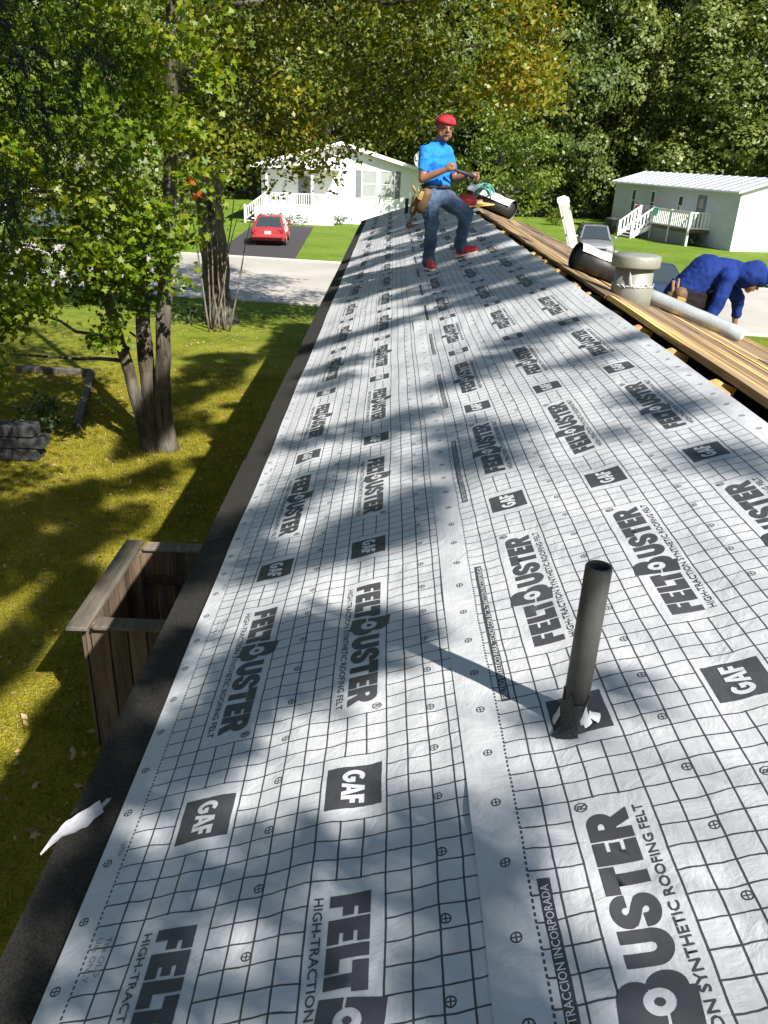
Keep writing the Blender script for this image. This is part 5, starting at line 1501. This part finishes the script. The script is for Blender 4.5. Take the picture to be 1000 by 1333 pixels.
me = bpy.data.meshes.new('needles'); me.from_pydata(V.tolist(), [], np.arange(3 * N).reshape(-1, 3).tolist()); me.materials.append(M['needle'])
tag(new_obj('needles', me, t), kind='stuff')

for lab, (x, y), hh in (('unseen tall leafy tree left of the lawn, added to block sky light', (-11.5, 6.5), 11), ('unseen leafy tree left of the lawn nearest to us, added to darken it', (-9.5, -1.0), 11), ('unseen leafy tree left of the timbers, added to block sky light', (-13.0, 15.5), 12)):
    bl = [(x + random.uniform(-3.4, 3.4), y + random.uniform(-3.4, 3.4), G + random.uniform(2.5, hh), random.uniform(.9, 1.5)) for _ in range(34)]  # crowns out of view, added to keep sky light off the lawn
    if y < 0: bl += [(random.uniform(-8, -3.5), random.uniform(-4, 4.0), random.uniform(1.0, 5.5), random.uniform(.8, 1.15)) for _ in range(40)]  # extra lobes added overhead to darken the ground below the eave
    tree('sky_blocker_tree', lab, 'tree', (x, y, G), [([(x, y, G - .1), (x + .1, y, G + 3), (x, y + .1, G + 8)], [.3, .22, .08])], bl, 150, .2, M['leafnear'], M['trunk'], KITE, None, shell=.4, outw=.5)

# --- woods behind: a few crown shapes shared by many trees
VAR = []
for v_ in range(5):
    bl = []
    for k in range(60):
        th = random.uniform(0, 6.28); zz = random.random() ** .8
        rr = (1.0 - .55 * abs(zz - .38) / .62) * random.uniform(.35, 1.0)
        bl.append((rr * math.cos(th) * .30, rr * math.sin(th) * .30, .10 + .88 * zz, random.uniform(.065, .135)))
    Pq, Nq = blob_leaves([(b[0] * 16, b[1] * 16, b[2] * 16, b[3] * 16) for b in bl], 250, 8, .25, .72, outw=1.2, jit=.36)
    VAR.append([(leaf_mesh('crown', Pq, Nq,  0.300 * rng.uniform(.6, 1.3, len(Pq)), QUAD, M[mt])) for mt in ('leafbg',)][0])
VARM = {}


def crown_copy(v_, mt):
    if (v_, mt) not in VARM:
        me = VAR[v_].copy(); me.name = 'crown'; me.materials.clear(); me.materials.append(M[mt]); VARM[(v_, mt)] = me
    return VARM[(v_, mt)]


TRK = MB().tube([(0, 0, -.3), (.1, 0, 3), (.0, .1, 7), (.1, 0, 13)], [.40, .33, .26, .08], 10)
for k in range(9):
    a = random.uniform(0, 6.28); z = 4 + k * .9
    TRK.tube(wig((0.05, .03, z), (math.cos(a) * 3.4, math.sin(a) * 3.4, z + 2.2), 4, .25), [.13, .1, .08, .05, .03], 6)
tm_ = bpy.data.meshes.new('trunk'); tm_.from_pydata(TRK.v, [], TRK.f); tm_.materials.append(M['trunkdark'])
tm_.polygons.foreach_set('use_smooth', [True] * len(tm_.polygons))


def wood_tree(x, y, h, wdt, v_, mt, label, group, rz=None):
    t = thing('woodland_tree', label, 'tree', (x, y, G), random.uniform(0, 6.28) if rz is None else rz, group)
    o = new_obj('trunk', tm_, t); o.scale = (h / 16,) * 3
    c = new_obj('crown', crown_copy(v_ % 5, mt), t); c.scale = (wdt / 9.6, wdt / 9.6, h / 16)
    return t


GR = 'tall trees of the wood behind the homes'
kinds = {'leafbg': 'tall mid green leafy tree in the wood behind the homes', 'leafbg2': 'tall dark green leafy tree in the wood behind the homes', 'leaflight': 'yellowish green leafy tree in the wood behind the homes'}
i = 0
for x, y, h, wd, mt in ((-58, 84, 21, 15, 'leafbg'), (-46, 80, 22, 15, 'leafbg2'), (-35, 84, 21, 14, 'leafbg'), (-25, 82, 22, 14, 'leafbg2'), (-15, 88, 23, 14, 'leafbg'), (-7, 86, 22, 13, 'leafbg2'), (1, 88, 24, 13, 'leafbg'),
                        (8, 92, 23, 13, 'leafbg2'), (27, 92, 24, 15, 'leafbg'), (36, 90, 25, 15, 'leafbg2'), (46, 88, 24, 15, 'leafbg'), (57, 84, 23, 15, 'leafbg'), (70, 84, 23, 15, 'leafbg2'),
                        (-20, 104, 26, 16, 'leafbg'), (-2, 106, 27, 16, 'leafbg2'), (14, 106, 27, 16, 'leafbg'), (30, 108, 27, 17, 'leafbg2'), (46, 106, 27, 17, 'leafbg'), (64, 104, 26, 17, 'leafbg2'), (-42, 102, 25, 16, 'leafbg2')):
    lab = kinds[mt].replace('the wood behind the homes', 'the wood ' + ('left of the porch house' if x < -12 else 'behind the porch house' if x < 6 else 'behind the metal roofed home') + (', back row' if y > 100 else '')); wood_tree(x, y, h, wd, i, mt, lab, GR); i += 1
wood_tree(14.2, 79, 19, 11, 1, 'leafbg2', 'tall dark tree with a straight trunk rising left of the pale home', None, 1.0)
wood_tree(19.5, 82, 20, 11, 2, 'leafbg', 'tall bright topped tree rising straight behind the left end of the pale home', None, 2.2)
wood_tree(27.0, 76, 17, 12, 3, 'leafbg', 'broad tree right behind the white metal roof', None, .4)
wood_tree(35.0, 72, 17, 12, 4, 'leafbg2', 'broad dark tree behind the right end of the pale home', None, 3.0)
wood_tree(-17, 66, 15, 10, 0, 'leafbg', 'leafy tree left of the porch house', None, 4.0)
wood_tree(-30, 62, 16, 11, 2, 'leafbg2', 'dark tree behind the half hidden white home', None, 5.0)
wood_tree(-14, 34.5 + 8, 11, 7, 3, 'leafbg', 'small leafy tree across the street on the left', None, 2.0)

# lighter tree just behind the standing man's shoulder
bl = []
for k in range(34):
    th = random.uniform(0, 6.28); zz = random.random()
    rr = (1.0 - .5 * abs(zz - .4)) * random.uniform(.3, 1)
    bl.append((6.6 + 3.9 * rr * math.cos(th), 58 + 3.6 * rr * math.sin(th), -1.2 + 9.2 * zz, random.uniform(.8, 1.35)))
bl += [(9.3, 56.5, -1.1, .9), (10.0, 57, .2, .9), (8.6, 56.5, -2.0, .55), (3.6, 56.5, .6, .9)]
tree('light_green_tree', 'light green tree close behind the man in blue, its low boughs over the lawn', 'tree', (6.9, 58, G), [([(6.9, 58, G - .1), (6.9, 58, -1), (6.7, 58, 3), (6.6, 58, 7)], [.30, .24, .18, .06])], bl, 240, .24, M['leaflight'], M['trunkdark'], QUAD,
     [((6.9, 58, -1), (9.3, 56.8, -.6), .08, .02), ((6.8, 58, 1), (3.8, 57, 1), .08, .02)], spread=.22, shell=.6, outw=1.1)

# shrubs and hedges
def shrub(name, label, c, r, mat, dens=330, leaf=.1, group=None, cat='shrub'):
    t = thing(name, label, cat, c, 0, group)
    for k in range(3): wpart('stem', MB().tube([Vector(c), Vector(c) + Vector((random.uniform(-.5, .5) * r[0], random.uniform(-.3, .3), r[2] * 1.2))], [.03, .012], 6), M['limb'], t)
    bl = [(c[0] + random.uniform(-.6, .6) * r[0], c[1] + random.uniform(-.5, .5) * r[1], c[2] + r[2] * random.uniform(.45, 1.1), r[0] * .5, r[1] * .5, r[2] * .55) for _ in range(10)]
    P, N_ = blob_leaves(bl, dens, 5, leaf * .9, .4)
    new_obj('foliage', leaf_mesh('foliage', P - np.array(c), N_, leaf * rng.uniform(.7, 1.3, len(P)), QUAD, mat), t)


shrub('clipped_shrub', 'low clipped shrub under the porch of the white house behind the red car', (-7.4, 58.9, G), (1.7, .7, .6), M['shrubleaf'])
shrub('clipped_shrub', 'low clipped shrub at the white wall left of the roof end', (-4.0, 60.7, G), (1.35, .6, .5), M['shrubleaf'])
shrub('yellow_shrub', 'yellow green bush behind the head of the ladder', (13.3, 69.5, G), (1.0, .9, .95), M['leaflight'], 300, .14)
shrub('shrub', 'small plant at the corner of the pale home by its deck', tuple(on_h2((14.2, -.8, 0))), (.5, .4, .5), M['shrubleaf'], 300, .1)
for k, (x, y, r_) in enumerate(((4.0, 78, 2.2), (8.2, 77, 2.6), (12, 79, 2.0), (17.2, 79.5, 2.6), (20, 80, 2.4), (1, 80, 2.5), (23, 82, 2.8), (-10, 80, 2.6))):
    shrub('undergrowth_bush', 'dark bush in the undergrowth at the edge of the wood', (x, y, G), (r_, r_ * .8, r_ * .9), M['leafbg2'], 90, .3, 'undergrowth along the wood')
shrub('fern_clump', 'low green plants at the foot of the big dark trunk', (-6.3, 23.6, G), (.7, .6, .35), M['shrubleaf'], 260, .12, cat='plant')
shrub('leafy_plant', 'leafy plant in the shade behind the stone blocks', (-6.3, 13.4, G), (.6, .6, .45), M['shrubleaf'], 260, .10, cat='plant')

# grass blades and fallen leaves on the near lawn
n_ = 110000
gx = rng.uniform(-11, -1.2, n_); gy = 3.5 + 14.5 * rng.random(n_) ** 1.1
P = np.stack([gx, gy, np.full(n_, G)], -1)
d = np.stack([rng.normal(0, .45, n_), rng.normal(0, .45, n_), np.ones(n_)], -1); d = unit(d)
hgt = rng.uniform(.03, .085, (n_, 1)); sd = unit(np.cross(d, rng.normal(size=(n_, 3)))) * .006
V = np.stack([P - sd, P + sd, P + d * hgt], 1).reshape(-1, 3)
me = bpy.data.meshes.new('grass'); me.vertices.add(3 * n_); me.vertices.foreach_set('co', V.reshape(-1).astype(np.float32)); me.loops.add(3 * n_)
me.loops.foreach_set('vertex_index', np.arange(3 * n_, dtype=np.int32)); me.polygons.add(n_); me.polygons.foreach_set('loop_start', np.arange(0, 3 * n_, 3, dtype=np.int32)); me.polygons.foreach_set('loop_total', np.full(n_, 3, np.int32))
me.materials.append(M['blade']); me.update(calc_edges=True); tag(new_obj('grass', me), 'short mossy yellow green grass blades on the near lawn', 'grass', kind='stuff')
n_ = 2600
P = np.stack([rng.uniform(-9, -1.5, n_), 4 + 22 * rng.random(n_) ** 1.3, np.full(n_, G + .035)], -1)
me = leaf_mesh('fallen_leaves', P, np.array([0, 0, 1.0]) + rng.normal(size=(n_, 3)) * .35, rng.uniform(.04, .09, n_), KITE, M['fallen'])
tag(new_obj('fallen_leaves', me), 'pale fallen leaves scattered over the near lawn', 'fallen leaves', kind='stuff')

# ------------------------------------------------------------------ trees beside and behind us that throw the dappled shade
SHADE = [(-0.58, 2.56, -0.19, 0.28, 0.1), (-1.02, 3.04, -0.33, 0.16, 0.17), (-1.11, 2.77, -0.36, 0.09, 0.19), (-0.45, 2.71, -0.15, 0.19, 0.15), (-0.3, 2.79, -0.1, 0.14, 0.11), (-0.49, 1.93, -0.16, 0.17, 0.11), (-0.59, 2.04, -0.19, 0.12, 0.09), (-0.67, 1.78, -0.22, 0.11, 0.09), (-0.83, 1.67, -0.27, 0.1, 0.1), (-0.86, 1.5, -0.28, 0.08, 0.07), (-0.86, 1.2, -0.28, 0.09, 0.05), (-0.68, 1.13, -0.22, 0.07, 0.04), (-0.89, 1.12, -0.29, 0.07, 0.04), (-1.01, 1.28, -0.33, 0.05, 0.07), (-0.77, 1.04, -0.25, 0.05, 0.03), (-0.57, 1.26, -0.19, 0.07, 0.04), (-0.47, 1.16, -0.15, 0.08, 0.04), (-0.36, 1.11, -0.12, 0.07, 0.04), (-0.26, 1.04, -0.08, 0.07, 0.04), (-0.18, 0.99, -0.06, 0.06, 0.04), (-0.12, 1.06, -0.04, 0.04, 0.03), (-0.22, 0.96, -0.07, 0.04, 0.02), (-0.38, 0.86, -0.12, 0.08, 0.03), (-0.17, 0.8, -0.06, 0.05, 0.03), (-0.51, 0.96, -0.17, 0.04, 0.03), (-0.65, 0.93, -0.21, 0.06, 0.04), (-0.07, 0.84, -0.02, 0.06, 0.03), (0.16, 1.48, 0.05, 0.05, 0.05), (0.03, 1.45, 0.01, 0.05, 0.04), (-0.1, 1.19, -0.03, 0.07, 0.04), (-0.28, 1.24, -0.09, 0.05, 0.03), (-0.17, 1.11, -0.06, 0.04, 0.02), (0.07, 3.06, 0.02, 0.12, 0.1), (0.0, 3.3, 0.0, 0.13, 0.09), (0.17, 3.32, 0.06, 0.09, 0.09), (-0.14, 3.21, -0.04, 0.1, 0.11), (0.78, 3.1, 0.26, 0.11, 0.08), (0.72, 3.32, 0.24, 0.08, 0.07), (0.78, 2.53, 0.26, 0.08, 0.07), (0.84, 2.4, 0.27, 0.05, 0.05), (0.74, 2.67, 0.24, 0.06, 0.05), (0.5, 4.87, 0.17, 0.2, 0.15), (0.24, 4.59, 0.08, 0.18, 0.13), (0.05, 4.36, 0.02, 0.17, 0.11), (0.66, 5.0, 0.22, 0.16, 0.12), (-0.05, 3.56, -0.02, 0.12, 0.1), (-0.26, 3.93, -0.08, 0.14, 0.12), (-0.37, 3.84, -0.12, 0.12, 0.11), (-0.72, 5.62, -0.24, 0.22, 0.15), (-0.77, 5.14, -0.25, 0.15, 0.13), (-0.74, 4.02, -0.24, 0.19, 0.12), (-0.58, 3.45, -0.19, 0.18, 0.1), (-0.73, 3.27, -0.24, 0.14, 0.1), (-0.83, 3.12, -0.27, 0.12, 0.11), (-0.87, 2.74, -0.29, 0.09, 0.11), (-0.18, 2.9, -0.06, 0.09, 0.09), (-0.25, 2.59, -0.08, 0.09, 0.06), (0.54, 3.0, 0.18, 0.08, 0.05), (0.66, 4.09, 0.22, 0.13, 0.08), (0.94, 4.29, 0.31, 0.09, 0.07),
         (-0.77, 1.28, -0.25, 0.08, 0.05), (-0.61, 1.16, -0.2, 0.07, 0.04), (-0.88, 0.97, -0.29, 0.06, 0.04), (-0.76, 0.92, -0.25, 0.06, 0.03), (-0.44, 1.01, -0.14, 0.06, 0.02), (-0.54, 0.88, -0.18, 0.07, 0.03), (-0.22, 0.86, -0.07, 0.05, 0.02), (-0.12, 0.78, -0.04, 0.05, 0.02), (-1.01, 1.18, -0.33, 0.05, 0.05), (-0.86, 1.61, -0.28, 0.07, 0.06), (-0.31, 1.19, -0.1, 0.05, 0.03), (-0.21, 1.09, -0.07, 0.04, 0.03), (-0.74, 1.97, -0.24, 0.09, 0.08), (-0.35, 1.85, -0.12, 0.06, 0.06), (-1.02, 2.12, -0.33, 0.07, 0.12), (-1.04, 1.58, -0.34, 0.06, 0.09), (-0.77, 1.73, -0.25, 0.07, 0.07), (-0.98, 0.99, -0.32, 0.04, 0.05), (-1.16, 1.8, -0.38, 0.05, 0.15)]
FAR = []
for Y, xa, xb, ry in ((20.3, -1.1, 1.0, .8), (19.0, -1.1, 1.0, .8), (17.6, -1.1, 1.0, .7), (16.3, -.4, 1.0, .7), (15.2, -.6, 1.0, .5), (14.2, .0, 1.0, .5), (13.2, .3, 1.0, .45), (12.0, .2, 1.0, .4), (11.2, -1.1, .9, .38), (9.75, .3, 1.0, .35), (9.3, -1.1, .3, .32),
                      (8.6, -.6, 1.0, .32), (7.9, .0, 1.0, .28), (7.3, .1, .95, .26), (6.75, .35, .9, .16), (6.3, .55, .9, .12), (10.2, .4, 1.0, .2), (12.5, -1.1, -.4, .16), (6.6, -1.0, -.2, .14)):
    x = xa
    while x < xb:
        FAR.append((x + random.uniform(-.1, .1), Y + random.uniform(-.12, .12), x * math.tan(SL), .30, ry)); x += .34
LAWN = [(random.uniform(-8.5, -4.5), random.uniform(5.0, 20), G, random.uniform(.25, .6), random.uniform(.25, .8)) for _ in range(70)]
LAWN += [(random.uniform(-6.5, -3.9), random.uniform(4.5, 11), G, random.uniform(.25, .55), random.uniform(.3, .8)) for _ in range(34)] + [(random.uniform(-5.0, -3.9), random.uniform(11, 20), G, random.uniform(.25, .5), random.uniform(.3, .8)) for _ in range(22)]
LAWN = [q for q in LAWN if not (q[0] < -4.9 and q[1] > 10.6)]
VEIL = [(random.uniform(-1.1, 1.0), random.uniform(.40, 1.35)) for _ in range(17)] + [(random.uniform(-1.2, -.5), random.uniform(1.3, 2.6)) for _ in range(6)] + [(random.uniform(-.2, 1.0), random.uniform(2.6, 6.0)) for _ in range(8)]
VEIL = [(x, y, x * math.tan(SL), .16, .10) for x, y in VEIL]
trees = {0: [], 1: [], 2: [], 3: []}
for src, items in (('near', SHADE), ('veil', VEIL), ('far', FAR), ('lawn', LAWN)):
    for x, y, z, rv, ru in items:
        tt = (random.uniform(5.5, 8.0) if y < 2.35 else random.uniform(9.0, 11.5)) if src == 'near' else (random.uniform(13.5, 16.5) if src == 'far' else random.uniform(21, 25))
        if src == 'veil': tt = random.uniform(17, 21)
        c = Vector((x, y, z)) + SUN * tt
        k = 3 if src == 'near' else (0 if c.y < -3.6 else (1 if c.y < 3.0 else 2))
        trees[k].append((c.x, c.y, c.z, rv * (1.25 if src == 'near' and y < 2.3 else 1), ru * (1.25 if src == 'near' and y < 2.3 else 1), (.10 if src == 'veil' else 1.0)))
TR = [('leafy shade tree standing behind us to the right of the home', (10.6, -11.0, G)), ('second leafy shade tree right of the home further along', (11.4, -.2, G)), ('third leafy shade tree right of the home, beside its middle', (12.0, 7.2, G)), ('low boughed tree close beside the right side of the home, behind us', (8.0, -5.5, G))]
for k, (lab, b) in enumerate(TR):
    base = Vector(b); t = thing('shade_tree', lab, 'tree', b, 0)
    cl = trees[k]
    if not cl: continue
    cen = sum((Vector(c[:3]) for c in cl), Vector()) / len(cl)
    top = Vector((base.x + .2, base.y + .1, 10.0 if k != 3 else 4.6))
    wpart('trunk', MB().tube([base + Vector((0, 0, -.1)), base + Vector((.1, 0, 3.5)), (base + Vector((0, 0, 4))).lerp(top, .55), top], [.34, .27, .2, .07], 12), M['trunk'], t, True)
    PP, NN, SZ = [], [], []
    for ci, (x, y, z, rv, ru, thin) in enumerate(cl):
        c = np.array([x, y, z]); s_ = np.array(SUN)
        ax = np.array([CS, 0, SN]); ay = np.array([0, 1.0, 0])
        ax = unit(ax - s_ * ax.dot(s_)) ; ay = unit(ay - s_ * ay.dot(s_))
        big = 1.08
        n_ = int(18 + 5200 * rv * ru) if rv < .29 else int(60 + 1500 * rv * ru)
        n_ = int(min(n_, 900) * thin)
        th = rng.random(n_) * 2 * np.pi; rad = rng.random(n_) ** .5
        p = c + ax * (np.cos(th) * rad * rv * big)[:, None] + ay * (np.sin(th) * rad * ru * big * .85)[:, None] + s_ * (rng.normal(size=n_) * .25)[:, None]
        p += rng.normal(size=p.shape) * .02
        PP.append(p); NN.append(s_ * .8 + rng.normal(size=p.shape) * .5); SZ.append(rng.uniform(.035, .065, n_) if ru < .065 else rng.uniform(.05, .09, n_) if rv < .29 else rng.uniform(.09, .15, n_))
        if ci % 8 == 0:
            a = (base + Vector((0, 0, 4))).lerp(top, random.uniform(.3, .95))
            wpart('limb', MB().tube(wig(a, c, 5, .15), [.030, .024, .016, .010, .006, .004], 6), M['limb'], t, True)
    P = np.concatenate(PP); N_ = np.concatenate(NN); Z = np.concatenate(SZ)
    new_obj('crown', leaf_mesh('crown', P - np.array(b), N_, Z, KITE, M['leafnear']), t)
